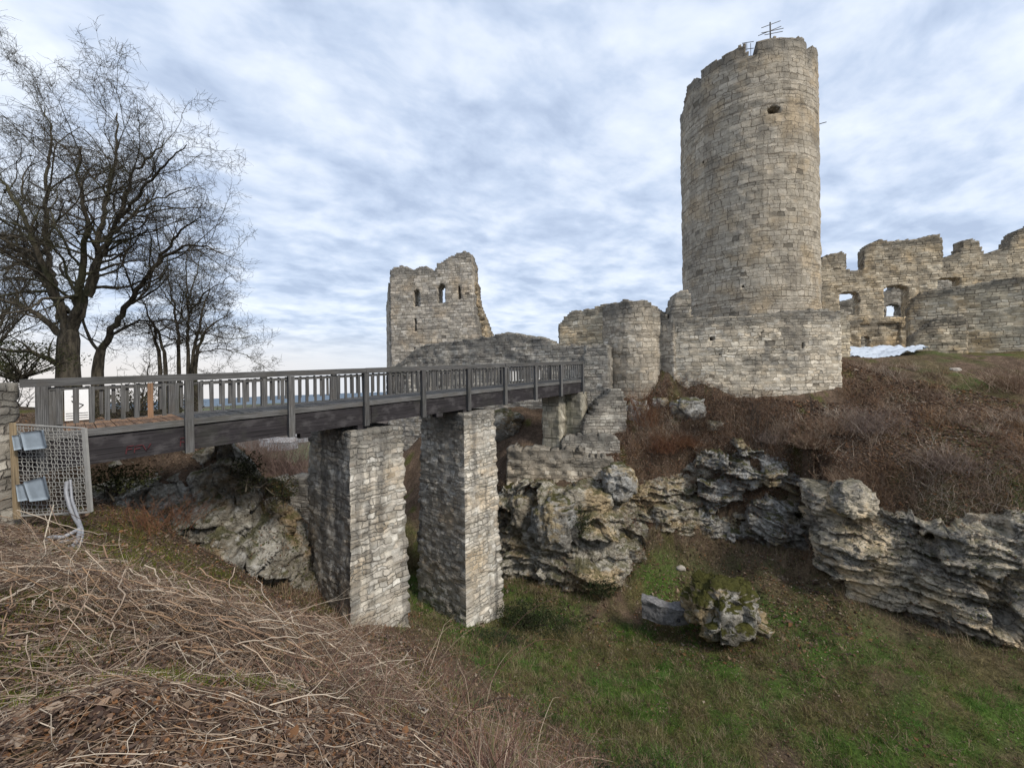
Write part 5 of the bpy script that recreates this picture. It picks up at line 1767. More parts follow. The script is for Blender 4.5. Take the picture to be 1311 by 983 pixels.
cs_ = pick(SCRUB, n) * (1 - red * .5) + pick([(0.16, 0.065, 0.03), (0.11, 0.05, 0.03), (0.22, 0.11, 0.05)], n) * red * .5
sx_, sy_ = x, y
kc = RS.choice(len(x), 230)
nc = RS.integers(40, 190, 230)
cq = np.concatenate([resample(c_, 60)[:, :2] + RS.normal(0, .22, (60, 2)) + (resample(c_, 60) - resample(f_, 60))[:, :2] * .22 for f_, c_, _, _ in (CLIFFS[0], CLIFFS[2], CLIFFS[3])])
cq = cq[RS.choice(len(cq), 80, replace=False)]
cid_ = np.repeat(np.arange(230), nc)
rad_ = RS.uniform(.25, .9, 230)
xk, yk = x[kc].copy(), y[kc].copy()
xk[:80], yk[:80] = cq[:, 0], cq[:, 1]
rad_[:80] *= .7
cxx = xk[cid_] + RS.normal(0, 1, len(cid_)) * rad_[cid_] * .45
cyy = yk[cid_] + RS.normal(0, 1, len(cid_)) * rad_[cid_] * .45
CCOL = np.array([(0.29, 0.215, 0.16), (0.37, 0.295, 0.225), (0.21, 0.135, 0.09), (0.44, 0.375, 0.30), (0.14, 0.095, 0.07), (0.26, 0.165, 0.095)])
ccol = CCOL[RS.integers(0, 6, 230)][cid_] * RS.uniform(.65, 1.35, (len(cid_), 1))
x = np.concatenate([x, cxx])
y = np.concatenate([y, cyy])
hgt = np.concatenate([hgt, RS.uniform(.45, 1.15, len(cid_)) * (.55 + rad_[cid_] * .6)])
cs_ = np.concatenate([cs_, ccol])
n = len(x)
stalks('undergrowth', x, y, hgt, np.where(np.arange(n) < n - len(cid_), 1.7, .9), RS.uniform(0.0035, 0.008, n), cs_, nseg=5)

# dead leaves over the slopes and the bank
LEAF = [(0.25, 0.13, 0.065), (0.20, 0.13, 0.09), (0.29, 0.205, 0.145), (0.10, 0.066, 0.05), (0.34, 0.27, 0.21), (0.19, 0.11, 0.07), (0.14, 0.10, 0.08), (0.08, 0.052, 0.042)]
xs, ys = [], []
x, y = fan_pts(210000, 14, 32, 740, 1390)
m = inpoly(x, y, SLOPE_POLY)
xs.append(x[m]); ys.append(y[m])
x, y = fan_pts(230000, 0.9, 20, -80, 900)
z = H(x, y, False)
t_ = t_of(x, y)
m = (t_ < 9.5) & (RS.uniform(0, 1, len(x)) < 1.0 - 0.8 * sstep(t_, 4, 9.5)) & ~((x < -9.0) & (y < 8.6) & (y > 6.0) & (x < -9.9))
xs.append(x[m]); ys.append(y[m])
x, y = fan_pts(26000, 15, 25, 640, 1100)
m = (t_of(x, y) > 15.0) & (H(x, y, False) < -6.5) & (RS.uniform(-.4, .5, len(x)) < f2(x, y, 0.6, 3, 15) + 0.12 * (t_of(x, y) - 17.5))
xs.append(x[m]); ys.append(y[m])
x, y = fan_pts(110000, 2.6, 24, 330, 1390)
m = (t_of(x, y) > 2) & (RS.uniform(-.5, .4, len(x)) < f2(x, y, 0.8, 3, 25) - .1)
xs.append(x[m]); ys.append(y[m])
x, y = np.concatenate(xs), np.concatenate(ys)
n = len(x)
print('leaves', n)
rr = np.hypot(x, y)
C = np.stack([x, y, H(x, y) + RS.uniform(0.0, 0.05, n)], 1)
nr = RS.normal(0, 0.45, (n, 3)) + np.array((0, 0, 1))
nr /= np.linalg.norm(nr, axis=1, keepdims=True)
lsz = RS.uniform(0.006, 0.016, n) * np.where(RS.uniform(0, 1, n) < .06, 2.2, 1) * (1 + 1.5 * sstep(rr, 3, 14)) * (1 + .7 * sstep(y, 13, 17))
lc = pick(LEAF, n)
nm_ = rr < 6.5
leaves('leaf_litter', C[~nm_], lsz[~nm_], nr[~nm_], MAT['plant'], lc[~nm_], aspect=0.6, curl=.5)['kind'] = 'stuff'
# nearest leaves with an oval, folded outline
k = int(nm_.sum())
c_, s_, n_r, col_ = C[nm_], lsz[nm_][:, None], nr[nm_], lc[nm_]
u = np.cross(n_r, RS.normal(size=(k, 3)))
u /= np.linalg.norm(u, axis=1, keepdims=True)
v = np.cross(n_r, u)
fo = RS.uniform(-.1, .75, (k, 1))
be = RS.uniform(-.5, .5, (k, 1))
wd_ = RS.uniform(.45, .85, (k, 1))
prf = [(-1, 0), (-.6, .62), (.05, 1), (.55, .7), (1.05, 0), (.5, -.72), (0, -1), (-.6, -.6), (0, 0)]
V = np.stack([c_ + u * s_ * a_ + v * s_ * b_ * wd_ * RS.uniform(.8, 1.2, (k, 1)) + n_r * s_ * (abs(b_) * fo + a_ * a_ * be) for a_, b_ in prf], 1).reshape(-1, 3)
b = np.arange(k)[:, None] * 9
mesh('fallen_leaves', V, None, np.concatenate([b + np.array((8, i_, (i_ + 1) % 8)) for i_ in range(8)]), MAT['plant'], col=np.repeat(col_, 9, axis=0))['kind'] = 'stuff'

# growth on the ledges of the rock faces: leaves, moss and hanging stems
ps, pn = [], []
for led, allp in LEDGE:
    if len(led):
        ps.append(led[RS.integers(0, len(led), min(15000, len(led)))])
C = np.concatenate(ps) + RS.normal(0, .03, (sum(map(len, ps)), 3))
keep_ = fbm(C * 1.1, 3, seed=77) > -.12
C = C[keep_]
n = len(C)
nr = RS.normal(0, .5, (n, 3)) + np.array((0, 0, 1))
nr /= np.linalg.norm(nr, axis=1, keepdims=True)
leaves('ledge_leaves', C + np.array((0, 0, .02)), RS.uniform(.02, .05, n), nr, MAT['plant'], np.where((fbm(C * .8 + 40, 3, seed=78) + RS.normal(0, .15, n) > .02)[:, None], pick([(0.055, 0.07, 0.02), (0.09, 0.105, 0.026), (0.04, 0.05, 0.018)], n), pick(LEAF, n)), aspect=.6, curl=.5)['kind'] = 'stuff'
sel = RS.integers(0, n, 9000)
az = RS.uniform(0, 6.28, 9000)
L = RS.uniform(.12, .5, 9000)
kk_ = np.linspace(0, 1, 4)
A = C[sel][:, None, :] + np.stack([np.cos(az)[:, None] * kk_ * L[:, None] * .7, np.sin(az)[:, None] * kk_ * L[:, None] * .7, (kk_ * .9 - 1.1 * kk_ ** 2 * RS.uniform(.2, 1.3, (9000, 1))) * L[:, None]], -1)
ribbons('ledge_stems', A, RS.uniform(.003, .007, (9000, 1)) * np.linspace(1, .4, 4), MAT['twig'], cols=pick(SCRUB + [(0.12, 0.12, 0.05)], 9000))['kind'] = 'stuff'

# steep earth between the crags: find its surface and let litter and hanging stems grow on it
pxs, pys = RS.uniform(800, 1075, 2600), RS.uniform(480, 650, 2600)
G = np.array([ray(a, b) for a, b in zip(pxs, pys)])
ysr = np.linspace(18, 27, 181)
XX, ZZ = G[:, :1] * ysr, G[:, 2:] * ysr
hh = H(XX, np.broadcast_to(ysr, XX.shape))
below = ZZ < hh
ok_ = below.any(1) & ~below[:, 0]
fi_ = below.argmax(1)[ok_]
Q0 = G[ok_] * ysr[fi_][:, None]
m = slope_of(Q0[:, 0], Q0[:, 1]) > 1.0
Q0 = Q0[m]
K_ = 16
Q1 = np.repeat(Q0, K_, 0) + RS.normal(0, .12, (len(Q0) * K_, 3))
n = len(Q1)
print('steep', n)
nr = RS.normal(0, .6, (n, 3)) + np.array((0, -.8, .6))
nr /= np.linalg.norm(nr, axis=1, keepdims=True)
leaves('slope_litter', Q1, RS.uniform(.018, .045, n), nr, MAT['plant'], pick(LEAF + [(0.06, 0.07, 0.025)], n), aspect=.6, curl=.5)['kind'] = 'stuff'
sel = RS.integers(0, n, 16000)
az = RS.normal(-math.pi / 2, .9, 16000)
L = RS.uniform(.15, .6, 16000)
kk_ = np.linspace(0, 1, 5)
A = Q1[sel][:, None, :] + np.stack([np.cos(az)[:, None] * kk_ * L[:, None] * .75, np.sin(az)[:, None] * kk_ * L[:, None] * .75, (kk_ * .9 - 1.1 * kk_ ** 2 * RS.uniform(.2, 1.2, (16000, 1))) * L[:, None]], -1) + RS.normal(0, .02, (16000, 5, 3))
ribbons('hanging_stems', A, RS.uniform(.003, .007, (16000, 1)) * np.linspace(1, .4, 5), MAT['twig'], cols=pick(SCRUB + RED_, 16000))['kind'] = 'stuff'

# grass of the ditch floor
x, y = fan_pts(420000, 4.0, 26, 380, 1390)
z = H(x, y, False)
g = grassiness(x, y, z)
m = RS.uniform(0, 1, len(x)) < g * 0.95 + 0.03 * (z < -5)
m &= ~inpoly(x, y, SLOPE_POLY)
x, y, g = x[m], y[m], g[m]
n = len(x)
print('grass', n)
n1 = sstep(f2(x, y, 0.9, 4, 61), -.42, .15)[:, None]
n3 = sstep(f2(x, y, 0.5, 3, 64) + q_of(x, y) * 0.015, -.1, .35)[:, None]
gc = pick([(0.20, 0.175, 0.075), (0.15, 0.135, 0.06), (0.26, 0.22, 0.115)], n) * (1 - n1) + pick([(0.105, 0.19, 0.038), (0.15, 0.22, 0.044), (0.065, 0.12, 0.03)], n) * n1
gc = gc * (1 - .5 * n3) + pick([(0.085, 0.23, 0.045), (0.11, 0.27, 0.055)], n) * .5 * n3
gl = RS.uniform(0.06, 0.22, n) * (0.7 + 0.9 * (1 - n1[:, 0]))
kc = RS.choice(n, 3000)
nc = RS.integers(10, 45, 3000)
ci_ = np.repeat(np.arange(3000), nc)
tr_ = RS.uniform(.04, .16, 3000)[ci_]
tx_ = x[kc][ci_] + RS.normal(0, 1, len(ci_)) * tr_
ty_ = y[kc][ci_] + RS.normal(0, 1, len(ci_)) * tr_
tcol = np.where((RS.uniform(0, 1, 3000) < .55)[ci_][:, None], pick([(0.22, 0.18, 0.10), (0.28, 0.235, 0.145), (0.17, 0.12, 0.08)], 3000, .2)[ci_], gc[kc][ci_] * RS.uniform(.55, 1.0, (len(ci_), 1)))
x, y = np.concatenate([x, tx_]), np.concatenate([y, ty_])
gl = np.concatenate([gl, RS.uniform(.15, .42, len(ci_))])
gc = np.concatenate([gc, tcol])
n = len(x)
gc = gc * RS.uniform(.45, 1.6, (n, 1))
stalks('grass', x, y, gl, 0.9, RS.uniform(0.003, 0.0095, n), gc, nseg=3, mat='plant')

# dry stems and brambles on the near slope
x, y = fan_pts(52000, 2.2, 17, 330, 1380)
t_ = t_of(x, y)
z = H(x, y, False)
m = (t_ > 1.2) & (t_ < 13.0) & (RS.uniform(0, 1, len(x)) < sstep(f2(x, y, 1.3, 4, 97), -0.12, 0.3) * (1 - 0.6 * sstep(t_, 7, 12)) * (1 - .55 * sstep(q_of(x, y), 0, 6)))
x, y = x[m], y[m]
n = len(x)
print('brambles', n)
BR = [(0.15, 0.085, 0.062), (0.20, 0.13, 0.095), (0.095, 0.055, 0.045), (0.25, 0.19, 0.14), (0.11, 0.10, 0.05), (0.13, 0.07, 0.05)]
stalks('brambles', x, y, RS.uniform(0.12, 0.5, n) * (.6 + .9 * sstep(f2(x, y, 1.3, 4, 97), 0, .4)), 1.0, RS.uniform(0.0022, 0.0055, n), pick(BR, n), nseg=5)

x, y = fan_pts(900, 2.3, 12, 330, 1300)
m = (t_of(x, y) > 1.5) & (t_of(x, y) < 11) & (RS.uniform(0, 1, len(x)) < 1 - .7 * sstep(q_of(x, y), 0, 6))
x, y = x[m], y[m]
n = len(x)
az = RS.uniform(0, 6.28, n)
L = RS.uniform(.4, 1.5, n)
kk = np.linspace(0, 1, 9)
hgt = RS.uniform(.08, .34, n)
A = np.stack([x[:, None] + np.cos(az)[:, None] * kk * L[:, None] * .8, y[:, None] + np.sin(az)[:, None] * kk * L[:, None] * .8], -1) + np.cumsum(RS.normal(0, .012, (n, 9, 2)), 1)
zz = np.maximum(H(x, y)[:, None] + hgt[:, None] * L[:, None] * 4 * kk * (1 - kk * RS.uniform(.6, 1, (n, 1))), H(A[..., 0], A[..., 1]) + .01)
A = np.concatenate([A, zz[..., None]], -1)
rr = RS.uniform(.0014, .0042, n)
tubes('bramble_canes', [(A[i_], rr[i_] * np.linspace(1, .4, 9), 4) for i_ in range(n)], MAT['twig'], cols=pick(BR + [(0.34, 0.27, 0.2), (0.30, 0.23, 0.17)], n))['kind'] = 'stuff'

# low dark green ground cover: patches of ivy and bramble leaves
xs, ys, zz_ = [], [], []
for (px, py, Y, sx, sy, cnt) in ((930, 905, 7.2, 1.3, 1.2, 7000), (1000, 960, 6.2, 1.0, 0.9, 4500), (700, 770, 17.5, 1.6, 1.0, 3000), (840, 870, 8.5, 1.2, 1.0, 3000), (640, 770, 15.5, .9, .7, 1800), (780, 960, 5.2, .8, .7, 1500), (590, 850, 9.5, 1.0, .8, 1500)):
    c = P(px, py, Y)
    xs.append(RS.normal(c[0], sx * .55, cnt)); ys.append(RS.normal(c[1], sy * .55, cnt))
x, y = np.concatenate(xs), np.concatenate(ys)
n = len(x)
C = np.stack([x, y, H(x, y) + RS.uniform(0.02, 0.40, n) * (0.5 + 0.7 * f2(x, y, 1.4, 3, 5))], 1)
nr = RS.normal(0, 0.5, (n, 3)) + np.array((0, -.2, 1))
nr /= np.linalg.norm(nr, axis=1, keepdims=True)
leaves('ground_cover', C, RS.uniform(0.02, 0.045, n), nr, MAT['plant'], pick([(0.025, 0.042, 0.018), (0.04, 0.058, 0.024), (0.03, 0.036, 0.022), (0.055, 0.065, 0.03)], n), aspect=.55)['kind'] = 'stuff'

# moss cushions
xs, ys = [], []
for (px, py, Y, s_, cnt) in ((700, 790, 16, .8, 2600), (800, 790, 16, .9, 2400), (880, 850, 11, .6, 1800), (1100, 850, 12, .9, 2400), (660, 860, 8.5, .5, 2200), (760, 830, 12, .7, 2200), (1000, 900, 8.5, .5, 1500), (200, 725, 6.6, .5, 2600), (260, 760, 6.0, .4, 2000), (110, 790, 4.2, .3, 1600), (60, 860, 3.2, .22, 1300), (180, 900, 2.9, .2, 1200), (430, 905, 3.9, .3, 1500), (500, 860, 5.2, .4, 1800), (600, 930, 4.6, .4, 1800), (90, 950, 2.3, .15, 1000), (250, 965, 2.4, .14, 900), (400, 690, 13, .6, 1500), (340, 760, 8, .6, 2200), (150, 640, 9.0, .7, 3500), (215, 690, 8.6, .6, 2500), (300, 690, 10, .5, 1500), (120, 716, 6.6, .4, 1800), (360, 790, 7.5, .5, 1500), (620, 900, 5.2, .4, 1500), (560, 880, 5.4, .3, 900), (700, 930, 4.9, .45, 1500), (330, 735, 5.8, .45, 2600), (230, 905, 3.0, .16, 1200), (70, 770, 4.3, .30, 1500), (655, 865, 8.0, .45, 1600), (330, 965, 2.6, .12, 900), (140, 706, 7.0, .5, 1800), (10, 940, 2.6, .15, 900), (480, 960, 3.6, .2, 800), (395, 780, 9.5, .7, 1800), (990, 890, 9.0, .5, 1500), (1260, 890, 11, 1.2, 2500)):
    c = P(px, py, Y)
    xs.append(RS.normal(c[0], s_, cnt)); ys.append(RS.normal(c[1], s_, cnt))
x, y = np.concatenate(xs), np.concatenate(ys)
x, y = np.concatenate([x, x]), np.concatenate([y, y]) + RS.normal(0, .04, 2 * len(x))
n = len(x)
stalks('moss', x, y, RS.uniform(0.03, 0.13, n), 0.7, RS.uniform(0.003, 0.007, n), pick([(0.13, 0.15, 0.025), (0.17, 0.18, 0.035), (0.09, 0.115, 0.024)], n), nseg=3, mat='plant')

# cut brushwood heaped on the bank
xs, ys, dr, ln_, ht = [], [], [], [], []
for (px, py, Y, sx, sy, cnt, az, azs, hmax) in ((20, 775, 4.6, 1.3, 0.8, 620, 0.1, 1.5, 0.42), (200, 815, 4.4, 0.9, 0.6, 520, -0.45, .6, 0.26), (330, 845, 4.5, 0.8, 0.6, 420, -0.2, .6, 0.28), (420, 860, 4.7, 0.6, .45, 260, 0.45, .35, .3), (120, 890, 3.0, 1.0, .6, 200, 0.3, 1.5, .10), (330, 930, 2.9, .8, .5, 160, 0.2, 1.2, .12), (540, 900, 4.4, .9, .7, 200, .4, 1.5, .25), (-60, 740, 5.4, 1.2, .8, 260, .3, 1.5, .4), (280, 790, 5.4, 1.5, .5, 260, .1, 1.5, .12)):
    c = P(px, py, Y)
    xs.append(RS.normal(c[0], sx * .6, cnt)); ys.append(RS.normal(c[1], sy * .6, cnt))
    dr.append(RS.normal(az, azs, cnt)); ln_.append(RS.uniform(.15, 1.0, cnt) ** 1.5 * 1.25); ht.append(np.abs(RS.normal(0, hmax * .5, cnt)))
x, y, dr, ln_, ht = map(np.concatenate, (xs, ys, dr, ln_, ht))
n = len(x)
m = (y > 1.1)
x, y, dr, ln_, ht = x[m], y[m], dr[m], ln_[m], ht[m]
n = len(x)
BRUSH = [(0.25, 0.18, 0.13), (0.34, 0.27, 0.205), (0.14, 0.095, 0.072), (0.44, 0.37, 0.29), (0.19, 0.135, 0.10), (0.09, 0.062, 0.048), (0.23, 0.15, 0.092)]
cv = []
ks = np.linspace(-.5, .5, 6)
cb_ = RS.normal(0, .18, (n, 2))
for i in range(n):
    dx_, dy_ = math.cos(dr[i]), math.sin(dr[i])
    X = x[i] + dx_ * ks * ln_[i] - dy_ * cb_[i, 0] * ln_[i] * (ks ** 2)
    Yv = y[i] + dy_ * ks * ln_[i] + dx_ * cb_[i, 0] * ln_[i] * (ks ** 2)
    cv.append((X, Yv, cb_[i, 1]))
AX = np.array([c[0] for c in cv])
AY = np.array([c[1] for c in cv])
GZs = H(AX, AY, False)
# sticks are stiff: straighten the ground line under each, lift it by its place in the heap
zl = GZs.mean(1, keepdims=True) + (GZs[:, -1:] - GZs[:, :1]) * ks[None, :]
zl = np.maximum(zl, GZs - 0.02) + ht[:, None] + 0.03 + (RS.normal(0, .33, (n, 1)) * ks[None, :] + cb_[:, 1:] * ks[None, :] ** 2) * ln_[:, None]
A = np.stack([AX, AY, zl], -1) + RS.normal(0, .008, (n, 6, 3))
r0 = RS.uniform(.0016, .0052, n) * np.where(RS.uniform(0, 1, n) < .08, 1.9, 1)
cols = pick(BRUSH, n, .3)
A += np.cumsum(RS.normal(0, .024, (n, 6, 3)), axis=1) * np.sqrt(ln_)[:, None, None]
bw = [(A[i], r0[i] * np.linspace(1, .45, 6), 4) for i in range(n)]
bc_ = list(cols)
for i in range(n):
    for _ in range(RS.integers(1, 6)):
        k = RS.integers(1, 5)
        d = (A[i][k + 1] - A[i][k])
        L = ln_[i] * RS.uniform(.12, .4)
        d = d / (np.linalg.norm(d) + 1e-9) + RS.normal(0, .55, 3)
        d /= np.linalg.norm(d)
        d[2] = abs(d[2]) * .6
        q = np.array([A[i][k], A[i][k] + d * L * .5, A[i][k] + d * L + RS.normal(0, .04, 3)])
        bw.append((q, r0[i] * np.array((.6, .45, .3)), 3))
        bc_.append(cols[i])
for (px, py, Y, sx, sy, cnt, az, azs, hm) in ((190, 800, 4.4, .7, .35, 46, -.5, .35, .30), (300, 830, 4.4, .6, .3, 40, -.35, .4, .32), (380, 850, 4.4, .55, .3, 34, .35, .3, .36), (60, 790, 4.2, .9, .5, 40, .2, 1.3, .42), (250, 900, 3.3, .8, .35, 22, .1, .9, .16), (480, 900, 4.2, .8, .4, 16, .4, .9, .2)):
    c = P(px, py, Y)
    for _ in range(cnt):
        a_ = RS.normal(az, azs)
        L = RS.uniform(.45, 1.5)
        b_ = np.array((c[0] + RS.normal(0, sx), max(1.2, c[1] + RS.normal(0, sy)), 0))
        kk = np.linspace(-.5, .5, 14)
        cu = RS.normal(0, .4)
        q = np.stack([b_[0] + math.cos(a_) * kk * L - math.sin(a_) * cu * L * kk ** 2, b_[1] + math.sin(a_) * kk * L + math.cos(a_) * cu * L * kk ** 2, kk * 0], 1)
        q[:, :2] += np.cumsum(RS.normal(0, .022, (14, 2)), 0)
        g_ = H(q[:, 0], q[:, 1], False)
        l_ = np.polyval(np.polyfit(kk, g_, 1), kk)
        q[:, 2] = np.maximum(l_, g_) + .03 + abs(RS.normal(0, hm * .6)) + RS.normal(0, .26) * kk * L + np.cumsum(RS.normal(0, .014, 14))
        r_ = RS.uniform(.004, .0095)
        bw.append((q, r_ * np.linspace(1, .5, 14), 5))
        bc_.append(np.array([(0.36, 0.28, 0.21), (0.28, 0.19, 0.125), (0.42, 0.35, 0.275), (0.23, 0.15, 0.10)][RS.integers(4)]) * RS.uniform(.8, 1.15))
tubes('brushwood', bw, MAT['twig'], cols=bc_)['kind'] = 'stuff'


x, y = fan_pts(9500, 1.3, 8.0, -120, 800)
m = (t_of(x, y) < 4) & (y > .9)
x, y = x[m], y[m]
n = len(x)
az = RS.uniform(0, 6.28, n)
L = RS.uniform(.05, .42, n) * (.6 + .1 * np.hypot(x, y))
ks = np.linspace(-.5, .5, 5)
A = np.stack([x[:, None] + np.cos(az)[:, None] * ks * L[:, None], y[:, None] + np.sin(az)[:, None] * ks * L[:, None]], -1)
A += np.cumsum(RS.normal(0, .05, (n, 5, 2)), 1) * L[:, None, None]
zz = H(A[..., 0], A[..., 1]) + .02 + RS.uniform(0, .05, (n, 1)) + RS.normal(0, .12, (n, 1)) * ks * L[:, None]
A = np.concatenate([A, zz[..., None]], -1)
rr = RS.uniform(.0009, .0028, n)
tubes('strewn_twigs', [(A[i_], rr[i_] * np.linspace(1, .5, 5), 4) for i_ in range(n)], MAT['twig'], cols=pick(BRUSH, n, .35))['kind'] = 'stuff'
xs, ys = [], []
for f_, c_, _, _ in CLIFFS:
    q = resample(f_, 200)
    d_ = resample(f_, 200)[:, :2] - resample(c_, 200)[:, :2]
    d_ /= np.linalg.norm(d_, axis=1, keepdims=True)
    id_ = RS.integers(0, 200, 2600)
    o_ = np.abs(RS.normal(.35, .45, 2600))
    xs.append(q[id_, 0] + d_[id_, 0] * o_ + RS.normal(0, .1, 2600))
    ys.append(q[id_, 1] + d_[id_, 1] * o_ + RS.normal(0, .1, 2600))
x, y = np.concatenate(xs), np.concatenate(ys)
n = len(x)
stalks('dry_weeds', x, y, RS.uniform(.15, .55, n), .7, RS.uniform(.004, .008, n), pick([(0.22, 0.16, 0.10), (0.15, 0.10, 0.075), (0.12, 0.115, 0.05), (0.28, 0.22, 0.15)], n))


# single long sticks one can pick out
def stick(label, pts, r, col, n=24):
    q = spline(pts, n)
    zg = H(q[:, 0], q[:, 1])
    q[:, 2] = np.maximum(q[:, 2], zg + r)
    o = tubes('fallen_branch', [(q, np.linspace(r, r * .45, n), 7)], MAT['twig'], cols=[col])
    return tag(o, label, 'branch', kind='thing')


stick('long pale branch lying across the brush heap and sloping down to the right', [P(160, 842, 4.0), P(200, 806, 4.3), P(250, 845, 4.0), P(310, 880, 3.9)], .014, (0.38, 0.31, 0.24))
stick('thick brown branch arching over the middle of the brush heap', [P(225, 868, 3.8), P(280, 850, 3.9), P(330, 838, 4.1), P(400, 820, 4.5), P(432, 818, 4.8)], .016, (0.27, 0.17, 0.10))
stick('curved ochre branch at the right end of the brush heap', [P(300, 872, 3.6), P(345, 888, 3.5), P(360, 890, 3.5), P(420, 880, 3.9), P(440, 870, 4.2)], .016, (0.33, 0.21, 0.11))
stick('straight thin grey stick at the bottom of the picture below the brush heap', [P(170, 983, 2.3), P(230, 950, 2.4), P(300, 940, 2.5), P(390, 925, 2.7)], .008, (0.40, 0.35, 0.29))
stick('bent grey branch lying on dead leaves near the bottom edge', [P(120, 915, 2.7), P(128, 940, 2.5), P(145, 965, 2.3), P(158, 990, 2.15)], .013, (0.21, 0.17, 0.14))
stick('slim dark shoot running along the near slope to the right', [P(360, 936, 2.9), P(420, 952, 2.9), P(480, 962, 2.9), P(560, 966, 3.2)], .006, (0.16, 0.11, 0.085))
stick('upright pale stem rising from the brambles near the bottom', [P(402, 980, 3.2), P(411, 950, 3.4), P(418, 910, 3.6), P(421, 890, 3.7)], .005, (0.42, 0.36, 0.29))
stick('white peeled stick standing beside the cable bundle', [P(58, 710, 6.6), P(57, 690, 6.8), P(63, 665, 7.0), P(69, 646, 7.1)], .013, (0.44, 0.39, 0.31))
stick('long thin twig leaning out of the brush heap at the left', [P(45, 875, 3.0), P(80, 820, 3.3), P(110, 770, 3.6), P(127, 740, 3.9)], .005, (0.30, 0.22, 0.16))

# pale stones lying about
for (px, py, Y, r, lab) in ((197, 806, 4.6, .09, 'white stone lying in the brush heap'),                             (872, 727, 19, .17, 'tan stone on the bare slope above the boulder'), (1222, 474, 23.5, .22, 'white stone among the dead brush below the outer wall')):
    p = P(px, py, Y)
    g_ = ray(px, py)
    # drop to where the line of sight meets the ground
    ys_ = np.linspace(Y * .6, Y * 1.6, 400)
    gz_ = H(g_[0] * ys_, ys_)
    hit = np.nonzero(g_[2] * ys_ < gz_)[0]
    if len(hit):
        p = g_ * ys_[hit[0]]
        r *= ys_[hit[0]] / Y
    rock('loose_stone', p, (r * 1.3, r, r * .7), MAT['dirt_stone'], int(px), 0.3, label=lab, ico_=ICO3)


# shrubs one can tell apart on the castle slope and by the walls
def twiggy(name, label, px, py, Y, h, w_, n, cols, seed, upright=0.5, rad=0.006):
    g = np.random.default_rng(seed)
    p0 = P(px, py, Y)
    if seed in (41, 42, 43, 44, 45):
        p0 = ground_hit(px, py, 14)
    p0[2] = float(H(p0[0], p0[1])) - .05
    cv, cl = [], []
    for _ in range(n):
        b = p0 + np.array((g.normal(0, w_ * .22), g.normal(0, w_ * .22), 0))
        d = np.array((g.normal(0, 1 - upright), g.normal(0, 1 - upright), 1.0))
        d /= np.linalg.norm(d)
        L = h * g.uniform(.5, 1.1)
        q = [b]
        for k in range(6):
            d = d + g.normal(0, .10, 3)
            d /= np.linalg.norm(d)
            q.append(q[-1] + d * L / 6)
        q = np.array(q)
        c = np.asarray(cols[g.integers(len(cols))]) * g.uniform(.7, 1.3)
        cv.append((q, rad * np.linspace(1.3, .4, 7), 3))
        cl.append(c)
        for k in range(5):
            i = g.integers(2, 7)
            dd = d + g.normal(0, .55, 3)
            dd /= np.linalg.norm(dd)
            ll = L * g.uniform(.12, .32)
            cv.append((np.array([q[i], q[i] + dd * ll * .5, q[i] + dd * ll + g.normal(0, .03, 3)]), rad * np.array((.7, .5, .35)), 3))
            cl.append(c)
    o = tubes(name, cv, MAT['twig'], cols=cl)
    return tag(o, label, 'shrub', kind='thing')


RED = [(0.16, 0.075, 0.04), (0.11, 0.055, 0.038), (0.19, 0.10, 0.055)]
GRY = [(0.20, 0.155, 0.13), (0.15, 0.11, 0.095), (0.25, 0.20, 0.165)]
twiggy('bare_shrub', 'reddish bare shrub growing up against the rounded turret', 822, 490, 23.6, 2.2, 1.6, 150, RED, 1, .6)
twiggy('bare_shrub', 'tall thin saplings standing against the middle of the plinth wall', 975, 510, 21.6, 2.9, 2.2, 16, [(0.06, 0.05, 0.042)], 2, .93, .012)
twiggy('bare_shrub', 'two thin saplings near the right end of the plinth wall', 1040, 512, 21.2, 2.7, .5, 4, [(0.06, 0.05, 0.042)], 3, .93, .012)
twiggy('bare_shrub', 'dark scrubby bush at the left foot of the plinth wall', 895, 478, 22.9, 1.0, 1.6, 130, [(0.06, 0.045, 0.035), (0.09, 0.065, 0.045)], 4, .45)
twiggy('bare_shrub', 'greyish pink bramble mound in the middle of the castle slope', 1110, 540, 19.6, 1.3, 3.2, 320, GRY, 5, .35)
twiggy('bare_shrub', 'tangled brown bramble mound high on the slope at the right edge', 1290, 490, 20.5, 1.4, 3.0, 320, SCRUB, 6, .4)
twiggy('bare_shrub', 'pale bramble mound above the right cliff', 1210, 590, 16.8, 1.0, 3.0, 260, GRY, 7, .35)
twiggy('bare_shrub', 'brown bramble mound below the right end of the plinth wall', 1060, 530, 20.3, 1.0, 2.6, 220, SCRUB, 8, .35)
twiggy('bare_shrub', 'dark brown bush on the slope under the turret', 850, 540, 22.8, 1.0, 2.0, 180, RED, 9, .4)
twiggy('bare_shrub', 'rusty bush beside the right end of the retaining wall', 825, 580, 22.0, 1.0, 1.8, 160, RED, 10, .4)
twiggy('bare_shrub', 'russet scrub on the bare earth above the ledges left of the grey crag', 848, 592, 22.2, .8, 2.0, 300, RED, 41, .35)
twiggy('bare_shrub', 'brown briar in the cleft between the grey crag and the right cliff', 1036, 590, 20.4, .9, 1.3, 260, SCRUB, 42, .35)
twiggy('bare_shrub', 'low russet scrub between the upright grey rock and the grey crag', 880, 570, 22, .7, 1.8, 240, RED, 44, .35)
twiggy('bare_shrub', 'dry grey briar just above the top of the grey crag', 985, 565, 21.5, .7, 2.0, 220, GRY, 45, .35)
twiggy('bare_shrub', 'briar hanging over the upper left corner of the right cliff', 1085, 625, 18.0, .8, 2.2, 240, SCRUB, 43, .3)
